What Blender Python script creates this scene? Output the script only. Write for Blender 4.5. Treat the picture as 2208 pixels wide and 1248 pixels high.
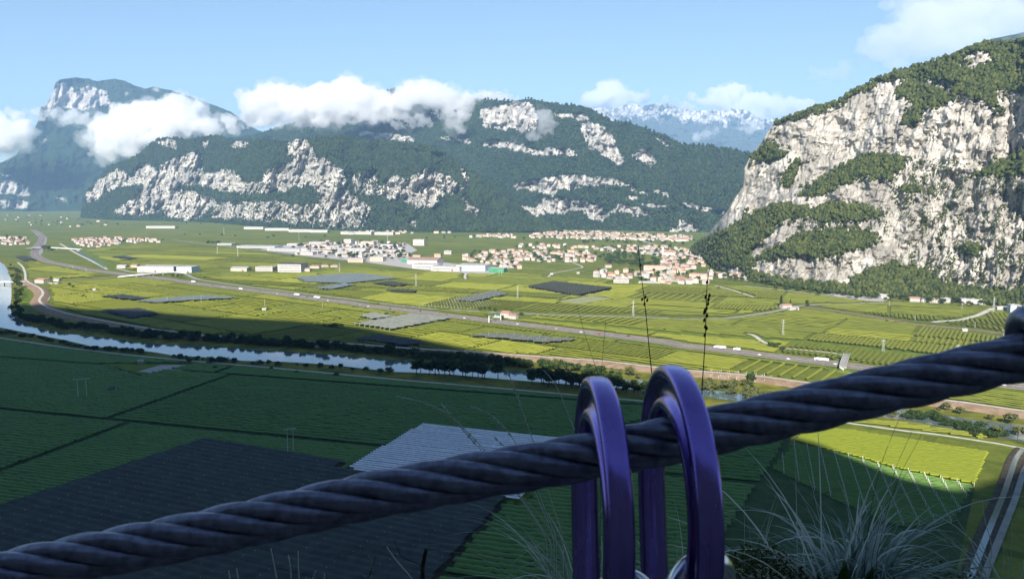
import bpy, math, random
import numpy as np
from mathutils import Vector
for _o in list(bpy.data.objects): bpy.data.objects.remove(_o)
SC = bpy.context.scene
COL = SC.collection
R = math.radians
random.seed(7); RNG = np.random.default_rng(7)

HAZE = 4.9e-5
# ------------------------------------------------------------------ camera
CAM_Z, FPX, CX, CY, HORIZON = 200.0, 1700.0, 1104.0, 624.0, 415.0
PITCH = math.atan((CY-HORIZON)/FPX)
cam_d = bpy.data.cameras.new('camera'); cam = bpy.data.objects.new('camera', cam_d); COL.objects.link(cam)
cam.location = (0, 0, CAM_Z); cam.rotation_euler = (math.pi/2-PITCH, 0, 0)
cam_d.sensor_width = 36; cam_d.lens = 36*FPX/2208; cam_d.clip_start = .01; cam_d.clip_end = 90000
cam_d.dof.use_dof = True; cam_d.dof.focus_distance = 60; cam_d.dof.aperture_fstop = 48
SC.camera = cam

# ------------------------------------------------------------------ sky, sun, exposure
SUN_EL, SUN_LEFT = 30.0, 9.0          # degrees; the sun stands behind the viewer, a little to the left
SUN_V = Vector((-math.sin(R(SUN_LEFT))*math.cos(R(SUN_EL)), -math.cos(R(SUN_LEFT))*math.cos(R(SUN_EL)), math.sin(R(SUN_EL))))
W = bpy.data.worlds.new('World'); SC.world = W; W.use_nodes = True
wn, wl = W.node_tree.nodes, W.node_tree.links
bg = wn['Background']; sky = wn.new('ShaderNodeTexSky'); sky.sky_type = 'NISHITA'; sky.sun_disc = False
sky.sun_elevation = R(SUN_EL); sky.sun_rotation = R(180+SUN_LEFT); sky.altitude = 400; sky.air_density = 1.0; sky.dust_density = 0.0; sky.ozone_density = 1.8
wl.new(sky.outputs[0], bg.inputs[0]); bg.inputs[1].default_value = 0.054
sl = bpy.data.lights.new('sun', 'SUN'); sl.energy = 5.0; sl.angle = R(.5); sl.color = (1, .94, .84)
so = bpy.data.objects.new('sun', sl); COL.objects.link(so); so.rotation_euler = SUN_V.to_track_quat('Z', 'Y').to_euler(); so.location = (0, 0, 3000)
vs = SC.view_settings; vs.view_transform = 'Standard'; vs.look = 'None'; vs.gamma = 1; vs.exposure = 1.28; vs.use_curve_mapping = False
SC.render.engine = 'CYCLES'; cy = SC.cycles
cy.use_denoising = True; cy.max_bounces = 12; cy.diffuse_bounces = 2; cy.glossy_bounces = 3; cy.transmission_bounces = 3; cy.volume_bounces = 12
cy.transparent_max_bounces = 8; cy.use_adaptive_sampling = True; cy.adaptive_threshold = .012; cy.sample_clamp_indirect = 8; cy.caustics_reflective = False; cy.caustics_refractive = False
try: cy.denoising_prefilter = 'ACCURATE'
except Exception: pass

# ------------------------------------------------------------------ projection helpers (photo pixel -> place on the ground)
CP, SP = math.cos(PITCH), math.sin(PITCH)
def ray(px, py):
    a = (np.asarray(px, float)-CX)/FPX; b = (CY-np.asarray(py, float))/FPX
    y = CP+b*SP; z = b*CP-SP
    return a/y, z/y                    # x and z gained per metre of depth
def G(px, py, z=0.0):
    kx, kz = ray(px, py); Y = (z-CAM_Z)/kz
    return np.stack([kx*Y, Y], -1)
def depth(py): return float(G(CX, py)[1])
def at(px, py, Y):
    kx, kz = ray(px, py); return Vector((float(kx*Y), float(Y), float(CAM_Z+kz*Y)))

# ------------------------------------------------------------------ noise
_gt = np.random.default_rng(3).uniform(0, 2*math.pi, 4096).astype(np.float32); _GX, _GY = np.cos(_gt), np.sin(_gt)
def perlin(x, y, seed=0):
    x, y = np.broadcast_arrays(np.asarray(x, np.float32), np.asarray(y, np.float32))
    ix = np.floor(x); iy = np.floor(y); fx = x-ix; fy = y-iy
    h = ix.astype(np.int32)*np.int32(1619)+iy.astype(np.int32)*np.int32(31337)+np.int32((seed*6971) % 100003); out = []
    for ox, oy in ((0, 0), (1, 0), (0, 1), (1, 1)):
        k = h+np.int32(ox*1619+oy*31337); k = k ^ (k >> 7); k = (k*np.int32(277)) ^ (k >> 3); k &= 4095
        out.append(_GX[k]*(fx-ox)+_GY[k]*(fy-oy))
    a, b, c, e = out
    fx = fx*fx*fx*(fx*(fx*6-15)+10); fy = fy*fy*fy*(fy*(fy*6-15)+10)
    a = a+(b-a)*fx; c = c+(e-c)*fx
    return (a+(c-a)*fy)*np.float32(1.5)
def fbm(x, y, oct=5, seed=0, gain=.5, ridged=False):
    s = 0; a = 1.0; n = 0
    for i in range(oct):
        p = perlin(x*2**i+i*17.3, y*2**i-i*9.1, seed+i)
        if ridged: p = 1-2*np.abs(p)
        s = s+a*p; n += a; a *= gain
    return s/n
_gj = np.random.default_rng(9).uniform(0, 1, (4096, 3)).astype(np.float32)
def facets(x, y, seed=0):
    """planar pyramids with crisp edges (distance to the nearest scattered point, diamond metric)"""
    x, y = np.broadcast_arrays(np.asarray(x, np.float32), np.asarray(y, np.float32)); ix = np.floor(x); iy = np.floor(y); best = np.full(x.shape, 9, np.float32)
    for ox in (-1, 0, 1):
        for oy in (-1, 0, 1):
            k = (ix.astype(np.int32)+ox)*np.int32(1619)+(iy.astype(np.int32)+oy)*np.int32(31337)+np.int32((seed*6971) % 100003); k = k ^ (k >> 7); k = (k*np.int32(277)) ^ (k >> 3); k &= 4095
            dx = x-(ix+ox+_gj[k, 0]); dy = y-(iy+oy+_gj[k, 1]); best = np.minimum(best, np.abs(dx+.35*dy)+.8*np.abs(dy)+.5*_gj[k, 2])
    return best
def blur1(a, sig, axis):
    if sig <= 0: return a
    r = int(sig*3)+1; k = np.exp(-.5*(np.arange(-r, r+1)/sig)**2); k /= k.sum()
    pad = [(0, 0), (0, 0)]; pad[axis] = (r, r); b = np.pad(a, pad, mode='edge'); out = 0
    for i, w in enumerate(k):
        sl_ = [slice(None), slice(None)]; sl_[axis] = slice(i, i+a.shape[axis]); out = out+w*b[tuple(sl_)]
    return out
def inpoly(x, y, poly):
    x = np.asarray(x); y = np.asarray(y); c = np.zeros(x.shape, bool); n = len(poly)
    for i in range(n):
        x1, y1 = poly[i]; x2, y2 = poly[(i+1) % n]
        if y1 == y2: continue
        m = (y1 > y) != (y2 > y); c ^= m & (x < (x2-x1)*(y-y1)/(y2-y1)+x1)
    return c

# ------------------------------------------------------------------ mesh and object helpers
def mesh_fast(name, v, f, smooth=False, attrs=None):
    v = np.asarray(v, np.float32); f = np.asarray(f, np.int32); k = f.shape[1]
    me = bpy.data.meshes.new(name); me.vertices.add(len(v)); me.vertices.foreach_set('co', v.ravel())
    me.loops.add(f.size); me.loops.foreach_set('vertex_index', f.ravel())
    me.polygons.add(len(f)); me.polygons.foreach_set('loop_start', np.arange(0, f.size, k, dtype=np.int32))
    try: me.polygons.foreach_set('loop_total', np.full(len(f), k, np.int32))
    except Exception: pass
    me.update(calc_edges=True)
    if smooth: me.polygons.foreach_set('use_smooth', np.ones(len(f), bool))
    for n_, d in (attrs or {}).items():
        a = me.attributes.new(n_, 'FLOAT', 'POINT'); a.data.foreach_set('value', np.asarray(d, np.float32).ravel())
    me.validate(); return me
class MB:
    """collects shapes of one mesh"""
    def __init__(s): s.v = []; s.f = []; s.m = []; s.k = 0
    def face(s, pts, m=None):
        i = len(s.v); s.v += [tuple(p) for p in pts]; s.f.append(tuple(range(i, i+len(pts)))); s.m.append(s.k if m is None else m); return s
    def raw(s, vs_, fs, m=None):
        i = len(s.v); s.v += [tuple(p) for p in vs_]
        for f in fs: s.f.append(tuple(j+i for j in f)); s.m.append(s.k if m is None else m)
        return s
    def box(s, c, d, rz=0, m=None, taper=1):
        hx, hy, hz = d[0]/2, d[1]/2, d[2]/2; ca, sa = math.cos(rz), math.sin(rz); p = []
        for z, t in ((-hz, 1), (hz, taper)):
            for x, y in ((-hx, -hy), (hx, -hy), (hx, hy), (-hx, hy)):
                p.append((c[0]+(x*ca-y*sa)*t, c[1]+(x*sa+y*ca)*t, c[2]+z))
        return s.raw(p, [(3, 2, 1, 0), (4, 5, 6, 7), (0, 1, 5, 4), (1, 2, 6, 5), (2, 3, 7, 6), (3, 0, 4, 7)], m)
    def tube(s, pts, rad, n=6, m=None, cap=True):
        pts = [Vector(p) for p in pts]; rr = rad if hasattr(rad, '__len__') else [rad]*len(pts); vs_ = []; fs = []
        up = Vector((0, 0, 1))
        for i, p in enumerate(pts):
            t = (pts[min(i+1, len(pts)-1)]-pts[max(i-1, 0)]).normalized()
            a = t.cross(up if abs(t.z) < .95 else Vector((1, 0, 0))).normalized(); b = t.cross(a)
            for j in range(n):
                w = 2*math.pi*j/n; vs_.append(p+(a*math.cos(w)+b*math.sin(w))*rr[i])
        for i in range(len(pts)-1):
            for j in range(n): fs.append((i*n+j, i*n+(j+1) % n, (i+1)*n+(j+1) % n, (i+1)*n+j))
        if cap: fs.append(tuple(reversed(range(n)))); fs.append(tuple(range((len(pts)-1)*n, len(pts)*n)))
        return s.raw(vs_, fs, m)
    def mesh(s, name, mats, smooth=False):
        me = bpy.data.meshes.new(name); me.from_pydata(s.v, [], s.f)
        for mt in (mats if isinstance(mats, (list, tuple)) else [mats]):
            if mt is not None: me.materials.append(mt)
        me.polygons.foreach_set('material_index', s.m)
        if smooth: me.polygons.foreach_set('use_smooth', [True]*len(s.f))
        me.update(); return me
def tag(o, label=None, cat=None, group=None, kind=None):
    for k_, v_ in (('label', label), ('category', cat), ('group', group), ('kind', kind)):
        if v_: o[k_] = v_
    return o
def ob(name, me, mat=None, parent=None, loc=None, rz=0, **kw):
    o = bpy.data.objects.new(name, me); COL.objects.link(o)
    if mat is not None and me is not None and not me.materials: me.materials.append(mat)
    if parent is not None: o.parent = parent
    if loc is not None: o.location = loc
    if rz: o.rotation_euler = (0, 0, rz)
    return tag(o, **kw)
def empty(name, loc, rz=0, **kw):
    o = ob(name, None, loc=loc, rz=rz, **kw); o.empty_display_size = .5; return o
def structure(name, me, mat, label=None): return ob(name, me, mat, kind='structure', label=label)

# ------------------------------------------------------------------ materials
class NT:
    def __init__(s, name):
        s.mat = bpy.data.materials.new(name); s.mat.use_nodes = True; s.t = s.mat.node_tree; s.n = s.t.nodes; s.p = s.n.get('Principled BSDF'); s.out = s.n.get('Material Output')
    def add(s, typ, **kw):
        nd = s.n.new(typ)
        for k_, v_ in kw.items():
            if k_.startswith('i_'): nd.inputs[int(k_[2:]) if k_[2:].isdigit() else k_[2:].replace('_', ' ')].default_value = v_
            else: setattr(nd, k_, v_)
        return nd
    def link(s, a, b): s.t.links.new(a, b)
    def coord(s, scale=(1, 1, 1), kind='Object', rot=(0, 0, 0)):
        tc = s.add('ShaderNodeTexCoord'); mp = s.add('ShaderNodeMapping'); mp.inputs['Scale'].default_value = scale; mp.inputs['Rotation'].default_value = rot
        s.link(tc.outputs[kind], mp.inputs[0]); return mp.outputs[0]
    def noise(s, vec, scale, detail=4, rough=.55, dist=0):
        nd = s.add('ShaderNodeTexNoise'); s.link(vec, nd.inputs['Vector']); nd.inputs['Scale'].default_value = scale; nd.inputs['Detail'].default_value = detail
        nd.inputs['Roughness'].default_value = rough; nd.inputs['Distortion'].default_value = dist; return nd.outputs[0]
    def ramp(s, fac, stops, interp='LINEAR'):
        nd = s.add('ShaderNodeValToRGB'); cr = nd.color_ramp; cr.interpolation = interp
        while len(cr.elements) < len(stops): cr.elements.new(.5)
        for e, (p, c) in zip(cr.elements, stops): e.position = p; e.color = (*c, 1) if hasattr(c, '__len__') else (c, c, c, 1)
        s.link(fac, nd.inputs[0]); return nd.outputs[0]
    def mix(s, fac, a, b, blend='MIX'):
        nd = s.add('ShaderNodeMix', data_type='RGBA', blend_type=blend)
        for src, i in ((fac, 0), (a, 6), (b, 7)):
            if hasattr(src, 'links') or hasattr(src, 'is_output'): s.link(src, nd.inputs[i])
            elif i == 0: nd.inputs[0].default_value = src
            else: nd.inputs[i].default_value = (*src, 1)
        return nd.outputs[2]
    def math(s, op, a, b=0.0, c=0.0, clamp=False):
        nd = s.add('ShaderNodeMath', operation=op, use_clamp=clamp)
        for i, x in enumerate((a, b, c)):
            if hasattr(x, 'is_output'): s.link(x, nd.inputs[i])
            else: nd.inputs[i].default_value = x
        return nd.outputs[0]
    def attr(s, name): nd = s.add('ShaderNodeAttribute'); nd.attribute_name = name; return nd.outputs['Fac']
    def bump(s, h, strength=.5, dist=1.0):
        nd = s.add('ShaderNodeBump'); nd.inputs['Strength'].default_value = strength; nd.inputs['Distance'].default_value = dist
        s.link(h, nd.inputs['Height']); s.link(nd.outputs[0], s.p.inputs['Normal'])
    def base(s, c):
        if hasattr(c, 'is_output'): s.link(c, s.p.inputs['Base Color'])
        else: s.p.inputs['Base Color'].default_value = (*c, 1)
        return s
    def rough(s, r, spec=.3): s.p.inputs['Roughness'].default_value = r; s.p.inputs['Specular IOR Level'].default_value = spec; return s
def mat2(name, a, b, scale, rough=.8, spec=.2, detail=4, bump=0, dist=.1, lo=.35, hi=.65, metal=0, stretch=(1, 1, 1), kind='Object'):
    t = NT(name); v = t.coord(stretch, kind); n = t.noise(v, scale, detail); t.base(t.ramp(n, [(lo, a), (hi, b)])); t.rough(rough, spec)
    if bump: t.bump(n, bump, dist)
    t.p.inputs['Metallic'].default_value = metal; return t.mat
# ------------------------------------------------------------------ terrain materials
def terrain_mat(name, f1, f2, r1, r2, r3, sc=1.0, fine=.12, rbump=6, bs_=.75, grey=(.34, .33, .31), patch_s=.006):
    t = NT(name); v = t.coord(); rock = t.attr('rock')
    big = t.noise(v, .006*sc, 6, .6); mid = t.noise(v, .03*sc, 6, .65); fin = t.noise(v, fine*sc, 4, .6)
    streak = t.noise(t.coord((1, 1, .18)), .05*sc, 5, .6); strata = t.noise(t.coord((.22, .22, 1), rot=(.0, .28, .0)), .04*sc, 6, .62, 1.2)
    rc = t.ramp(t.math('ADD', t.math('MULTIPLY', streak, .5), t.math('MULTIPLY', strata, .5)), [(.33, r1), (.47, r2), (.6, r3)])
    rc = t.mix(t.ramp(fin, [(.3, .45), (.6, 0)]), rc, r1)
    patch = t.noise(t.coord((1, 1, .8), rot=(.3, .2, 0)), patch_s*sc, 5, .62, 1.4)
    rc = t.mix(t.ramp(patch, [(.46, .0), (.6, .8)]), rc, tuple(k*.62 for k in grey)); rc = t.mix(t.ramp(patch, [(.3, .5), (.42, 0)]), rc, r3)
    fc = t.ramp(t.math('ADD', t.math('MULTIPLY', fin, .65), t.math('MULTIPLY', big, .35)), [(.36, f1), (.62, f2)])
    k = t.math('ADD', rock, t.math('MULTIPLY', t.math('SUBTRACT', t.math('ADD', t.math('MULTIPLY', mid, .6), t.math('MULTIPLY', fin, .4)), .5), 1.5))
    k = t.ramp(k, [(.44, 0), (.56, 1)])
    t.base(t.mix(k, fc, rc)); t.rough(.95, .1)
    h = t.math('ADD', t.math('MULTIPLY', fin, .5), t.math('MULTIPLY', t.math('ADD', streak, strata), .5)); t.bump(h, bs_, rbump)
    return t.mat
def polymask(X, Y, polys, warp=4.0, seed=0, sc=.06):
    wx = X+warp*fbm(X*sc, Y*sc, 4, seed+40)*1.6; wy = Y+warp*fbm(X*sc, Y*sc, 4, seed+60)*1.6; m = np.zeros(X.shape)
    for p in polys:
        val = 1.0
        if isinstance(p[0], (int, float)): val, p = p[0], p[1]
        m = np.maximum(m, inpoly(wx, wy, p)*val)
    return m
def speckle(X, Y, m, seed):
    m = blur1(blur1(m, 2.5, 1), 2, 0); g = fbm(X*.05+.02*Y, Y*.12, 6, seed, .72); h = fbm(X*.14, Y*.04, 5, seed+5, .7)
    near = np.clip(blur1(blur1(m, 14, 1), 9, 0)*1.6, 0, 1)
    u = X*.02; w = Y*.02; wob = fbm(u*1.5, w*1.5, 4, seed+9); led = fbm(u*1.1+wob*1.2, w*3.4+u*.5+wob*2.2, 6, seed+2, .62, True)
    return np.clip(m*.86+.12*near+.95*g*(.4+.6*near)+.6*h*near-.02-np.clip((.05-led)*1.3, 0, .75)*near, 0, 1)
def mountain(name, ridge, base, step, mats, cover, sl_f, sl_r, amp_r, amp_f, seed, jag=1.5, smooth=5, strat=.5, back=.7, base_depth=None, flute=1.0, tree_h=0, zback=0, tweak=None):
    """terrain whose foot and crest follow the photo and whose depth comes from the slope of each kind of cover"""
    x0 = max(ridge[0][0], base[0][0]); x1 = min(ridge[-1][0], base[-1][0])
    nx = int((x1-x0)/step[0]); xs = np.linspace(x0, x1, nx)
    yr = np.interp(xs, *zip(*ridge)); yb = np.maximum(np.interp(xs, *zip(*base)), yr+.5)
    yr = yr+jag*fbm(xs*.05, xs*0, 5, seed+3, .65)
    ny = int(max(yb-yr)/step[1]); tt = np.linspace(0, 1, ny)
    X = np.repeat(xs[None], ny, 0); Y = yb[None]+(yr-yb)[None]*tt[:, None]
    rock = cover(X, Y)
    kx, kz = ray(X, Y); D = np.zeros_like(X)
    D[0] = G(xs, yb)[:, 1] if base_depth is None else np.interp(xs, *zip(*base_depth))
    z = CAM_Z+kz[0]*D[0]
    for i in range(1, ny):
        s = np.tan(np.radians(sl_f+(sl_r-sl_f)*rock[i]))
        dn = (CAM_Z+s*D[i-1]-z)/(s-kz[i]); D[i] = np.maximum(dn, D[i-1]); z = CAM_Z+kz[i]*D[i]
    D = blur1(blur1(D, smooth*2.2, 1), smooth*.5, 0)
    if tweak is not None: D = D+tweak(X, Y)
    env = np.clip(tt*12, 0, 1)[:, None]; u = X*.02; w = Y*.02
    wob = fbm(u*1.3, w*1.3, 4, seed+11)
    fl = fbm(u*3.2+wob, w*.9, 6, seed+1, .6, True)             # upright flutes and chimneys
    st = fbm(u*.8+wob*.9, w*2.7+u*.9+wob*1.6, 6, seed+2, .6, True)*np.clip(.55+1.3*fbm(u*.8, w*.9, 3, seed+44), .1, 1.3)   # ledges
    gen = fbm(u*2, w*2.4, 7, seed+5, .6)
    fx, fy = u+.22*wob, w+.22*fbm(u*1.7, w*1.7, 3, seed+12)
    fac = facets(fx*1.5, fy*.75, seed+80)+.5*facets(fx*3.3+fy*.6, fy*1.9, seed+81)+.26*facets(fx*7, fy*4.5, seed+82)+.13*facets(fx*15, fy*11, seed+83)
    nr = 1.5*(fac-1.1)-.22*flute*fl*(1-strat)+st*strat*.45+gen*.18
    r_s = blur1(blur1(rock, 1.5, 1), 1.5, 0)
    big = fbm(u*.55, w*.6, 4, seed+21, .5)
    D = D+env*(amp_r*r_s*nr+amp_f*(1-r_s)*(gen*1.0+.35*fbm(u*6, w*8, 4, seed+8, .7))+amp_f*2.2*big)
    P = np.stack([kx*D, D, CAM_Z+kz*D], -1)
    if tree_h:
        tr = (1-r_s)*(np.abs(fbm(u*14, w*18, 3, seed+15, .8)))*tree_h; P[..., 2] += tr
    # the far side, and a skirt below the ground
    nb = 10; rows = [P]
    last = P[-1]; H = last[:, 2]-zback
    bk = []
    for j in range(1, nb+1):
        q = last.copy(); t_ = j/nb; q[:, 0] *= 1+0*t_; q[:, 1] = last[:, 1]+t_*np.maximum(H, 30)/back; q[:, 0] = last[:, 0]*(q[:, 1]/last[:, 1]); q[:, 2] = last[:, 2]-H*t_**1.35
        q[:, 2] += (1-t_)*t_*40*fbm(xs*.03+j, xs*0+j*.7, 4, seed+30); bk.append(q)
    sk = P[0].copy(); sk[:, 2] -= 30
    allp = np.concatenate([sk[None], P, np.array(bk)]); n_r = allp.shape[0]
    rk = np.concatenate([rock[:1], rock, np.repeat(rock[-1:]*0, nb, 0)])
    idx = np.arange(n_r*nx).reshape(n_r, nx)
    f = np.stack([idx[:-1, :-1], idx[:-1, 1:], idx[1:, 1:], idx[1:, :-1]], -1).reshape(-1, 4)
    me = mesh_fast(name, allp.reshape(-1, 3), f, True, {'rock': rk})
    o = structure(name, me, mats); return o, P, rock, X, Y
def tr1(pts): return [(x*.3365, 120+y*.3365) for x, y in pts]
def tr2(pts): return [(700+x*.3365, 120+y*.3365) for x, y in pts]
def tr3(pts): return [(1468+x*.4966, 60+y*.4966) for x, y in pts]

M_front = terrain_mat('front_cliffs_cover', (.009, .022, .010), (.034, .058, .02), (.15, .145, .14), (.4, .375, .335), (.7, .65, .58))
M_far = terrain_mat('plateau_cover', (.008, .02, .010), (.027, .05, .02), (.15, .145, .14), (.38, .36, .33), (.6, .57, .52))
M_right = terrain_mat('limestone_wall_cover', (.035, .045, .012), (.09, .1, .028), (.165, .152, .135), (.38, .358, .322), (.61, .58, .525), 1.2, .16, 3, .6, (.35, .33, .295), .0045)
M_snow = terrain_mat('high_peaks_cover', (.03, .05, .04), (.08, .09, .08), (.2, .2, .2), (.42, .41, .4), (.75, .75, .76), .35, .06, 20)

# ---- high peaks far behind
rg = [(1180, 262), (1285, 234), (1306, 231), (1325, 234), (1346, 228), (1363, 224), (1383, 228), (1407, 224), (1440, 224), (1468, 234), (1518, 239), (1567, 236), (1592, 234), (1622, 244), (1642, 259), (1667, 256), (1780, 270), (1900, 300)]
def cov(X, Y):
    t = (Y-np.interp(X, *zip(*rg)))
    return np.clip(.95-t/55+.5*fbm(X*.03, Y*.05, 5, 90), 0, 1)
mountain('mountain_snowy_range', rg, [(1180, 400), (1900, 400)], (1.6, 1.6), M_snow, cov, 38, 55, 420, 260, 500, jag=7, smooth=3, strat=.3, base_depth=[(1180, 15500), (1900, 15500)], flute=1.3)

# ---- table mountain at the left
rg = [(-420, 470), (-200, 420), (-60, 380), (0, 352), (34, 335), (64, 295), (81, 265), (87, 233), (101, 224), (114, 201), (118, 181), (128, 172), (162, 167), (188, 170), (209, 175), (249, 170), (269, 175), (289, 184), (313, 192), (330, 187), (363, 194), (390, 202), (437, 218), (471, 231), (498, 241), (525, 261), (555, 281), (620, 300), (760, 330), (900, 360)]
pg = [tr1(p) for p in ([(270, 345), (340, 170), (400, 180), (450, 200), (470, 250), (560, 190), (640, 215), (700, 255), (670, 300), (600, 340)], [(660, 300), (780, 295), (820, 340), (700, 345)], [(0, 790), (80, 800), (180, 850), (190, 905), (60, 890), (0, 885)], [(0, 925), (180, 935), (190, 985), (0, 975)], [(200, 510), (290, 520), (310, 560), (240, 555)], [(330, 885), (470, 930), (430, 945), (350, 905)], [(0, 755), (60, 760), (70, 775), (0, 775)], [(780, 225), (860, 250), (850, 265), (790, 245)], [(930, 200), (1030, 200), (1060, 240), (960, 225)])]
cov = lambda X, Y: speckle(X, Y, polymask(X, Y, pg, 5, 7), 8)
mountain('mountain_table_summit', rg, [(-420, 462), (0, 457), (250, 455), (900, 455)], (2.4, 2.3), M_far, cov, 33, 66, 170, 130, 600, jag=2.5, smooth=4, base_depth=[(-420, 8200), (900, 8800)])

# ---- plateau range
rg = [(360, 330), (490, 300), (560, 288), (640, 262), (720, 235), (800, 205), (850, 193), (870, 195), (950, 205), (1040, 215), (1104, 219), (1121, 216), (1137, 214), (1171, 219), (1205, 226), (1255, 229), (1279, 238), (1299, 250), (1316, 261), (1356, 266), (1390, 276), (1407, 285), (1440, 297), (1468, 311), (1538, 316), (1617, 331), (1760, 350), (1900, 380)]
pg = [tr2(p) for p in ([(990, 350), (1250, 300), (1320, 300), (1370, 420), (1340, 480), (1300, 490), (1100, 470), (1010, 460)], [(1440, 360), (1700, 390), (1690, 420), (1500, 400)], [(1640, 450), (1720, 420), (1800, 460), (1850, 540), (1890, 620), (1930, 690), (1890, 715), (1800, 650), (1740, 610), (1690, 600), (1650, 500)], [(1950, 640), (2050, 600), (2130, 680), (2100, 715)], [(200, 480), (300, 490), (420, 500), (560, 530), (590, 560), (540, 565), (440, 540), (210, 510)], [(700, 520), (950, 545), (930, 568), (720, 538)], [(1010, 590), (1030, 550), (1100, 535), (1200, 560), (1350, 610), (1400, 590), (1560, 600), (1630, 630), (1600, 645), (1400, 640), (1280, 630), (1180, 590), (1060, 585)],
     [(1210, 820), (1370, 800), (1540, 770), (1700, 780), (1850, 790), (2000, 830), (1960, 840), (1820, 830), (1700, 840), (1500, 860), (1480, 890), (1360, 885), (1300, 850), (1220, 860)], [(1340, 1000), (1400, 915), (1560, 930), (1680, 930), (1740, 970), (1830, 1000), (1830, 1040), (1790, 1065), (1700, 1040), (1620, 990), (1500, 1025), (1440, 1010), (1400, 1030)], [(1830, 990), (1900, 955), (2080, 1000), (2100, 1030), (1980, 1030)], [(1880, 900), (2000, 905), (2060, 925), (1900, 918)], [(1980, 940), (2199, 965), (2199, 990), (2000, 958)], [(2100, 860), (2199, 880), (2199, 910), (2120, 890)], [(1950, 850), (2100, 880), (2080, 895), (1960, 870)], [(1180, 990), (1330, 960), (1360, 1060), (1280, 1030)], [(560, 600), (640, 610), (650, 628), (580, 622)], [(660, 630), (750, 640), (760, 655), (690, 650)], [(2080, 490), (2199, 560), (2199, 590), (2110, 530)])]
pg += [tr3(p) for p in ([(0, 760), (60, 770), (190, 800), (190, 815), (60, 790), (0, 775)], [(-10, 835), (70, 850), (85, 890), (-10, 890)], [(-60, 870), (0, 880), (0, 900), (-50, 890)])]
cov = lambda X, Y: speckle(X, Y, polymask(X, Y, pg, 6, 17), 18)
PLAT = mountain('mountain_plateau_range', rg, [(360, 482), (700, 487), (900, 492), (1010, 496), (1200, 497), (1440, 503), (1540, 510), (1900, 520)], (1.8, 1.75), M_far, cov, 31, 62, 130, 60, 700, base_depth=[(360, 6600), (700, 5700), (1000, 4700), (1200, 4300), (1540, 3950), (1900, 3900)], jag=1.6, smooth=5, strat=.5, tree_h=10)

# ---- front cliffs
rg = [(176, 456), (181, 440), (183, 414), (202, 399), (219, 376), (236, 359), (266, 349), (303, 332), (323, 312), (343, 300), (377, 297), (404, 303), (454, 293), (478, 295), (498, 305), (538, 305), (572, 303), (622, 308), (639, 300), (660, 302), (700, 297), (734, 295), (784, 303), (841, 307), (902, 312), (935, 322), (980, 345), (1020, 372), (1060, 402), (1100, 432), (1150, 470), (1210, 493)]
pg = [tr1(p) for p in ([(535, 960), (540, 870), (590, 850), (620, 800), (700, 760), (760, 720), (830, 780), (900, 700), (950, 690), (1000, 740), (1060, 690), (1100, 660), (1160, 650), (1240, 615), (1280, 650), (1300, 760), (1420, 730), (1500, 740), (1560, 800), (1660, 830), (1690, 770), (1720, 740), (1850, 690), (1900, 650), (1840, 640), (1850, 570), (1900, 535), (1970, 540), (2020, 610), (2030, 660), (2100, 650), (2130, 700), (2199, 720), (2199, 960), (2050, 950), (2040, 880), (1990, 840), (1880, 850), (1740, 890), (1600, 890), (1450, 880), (1300, 840), (1200, 830), (1100, 850), (1000, 800), (900, 830), (750, 850), (650, 900), (600, 950)],
     [(700, 1020), (780, 960), (860, 920), (900, 850), (1000, 800), (1100, 860), (1200, 850), (1260, 880), (1350, 920), (1400, 950), (1330, 1000), (1260, 1055), (1100, 1050), (1050, 1000), (1000, 1000), (900, 1030)], [(1000, 560), (1060, 530), (1140, 550), (1130, 600), (1060, 590)], [(1460, 560), (1590, 550), (1580, 590), (1480, 600)], [(1290, 540), (1330, 530), (1340, 600), (1300, 590)], [(530, 1010), (580, 1000), (570, 1020)])]
pg += [(.72, tr1([(1400, 940), (1700, 930), (2199, 960), (2199, 1100), (1900, 1080), (1500, 1060), (1330, 1050)]))]
pg += [tr2(p) for p in ([(-5, 650), (60, 690), (130, 780), (160, 850), (170, 900), (220, 930), (320, 970), (280, 1000), (200, 990), (90, 990), (-5, 1010)], [(370, 880), (410, 780), (470, 765), (520, 800), (600, 760), (660, 720), (720, 740), (800, 770), (850, 800), (890, 860), (840, 900), (740, 910), (720, 960), (690, 990), (600, 985), (540, 950), (480, 950), (400, 920)], [(860, 730), (900, 730), (940, 810), (905, 840), (930, 950), (1000, 990), (980, 1030), (900, 1010), (890, 950), (905, 870)], [(540, 1035), (570, 1045), (600, 1110), (560, 1112), (530, 1080)], [(500, 600), (530, 605), (520, 630), (505, 620)], [(570, 605), (640, 620), (630, 632), (580, 625)], [(650, 630), (750, 640), (750, 655), (690, 650)], [(750, 675), (790, 680), (780, 695)])]
pg += [(.72, tr2([(-5, 990), (90, 985), (300, 980), (290, 1100), (200, 1115), (-5, 1115)])), (.62, tr2([(160, 760), (260, 740), (340, 760), (380, 880), (330, 900), (200, 900)]))]
cov = lambda X, Y: speckle(X, Y, polymask(X, Y, pg, 6, 27), 28)
FRONT = mountain('mountain_front_cliffs', rg, [(176, 470), (250, 475), (370, 477), (470, 481), (560, 490), (700, 497), (900, 501), (1010, 502), (1210, 502)], (1.3, 1.3), M_front, cov, 33, 72, 115, 45, 800, jag=2.0, smooth=4, strat=.42, flute=1.25, tree_h=9)

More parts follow.
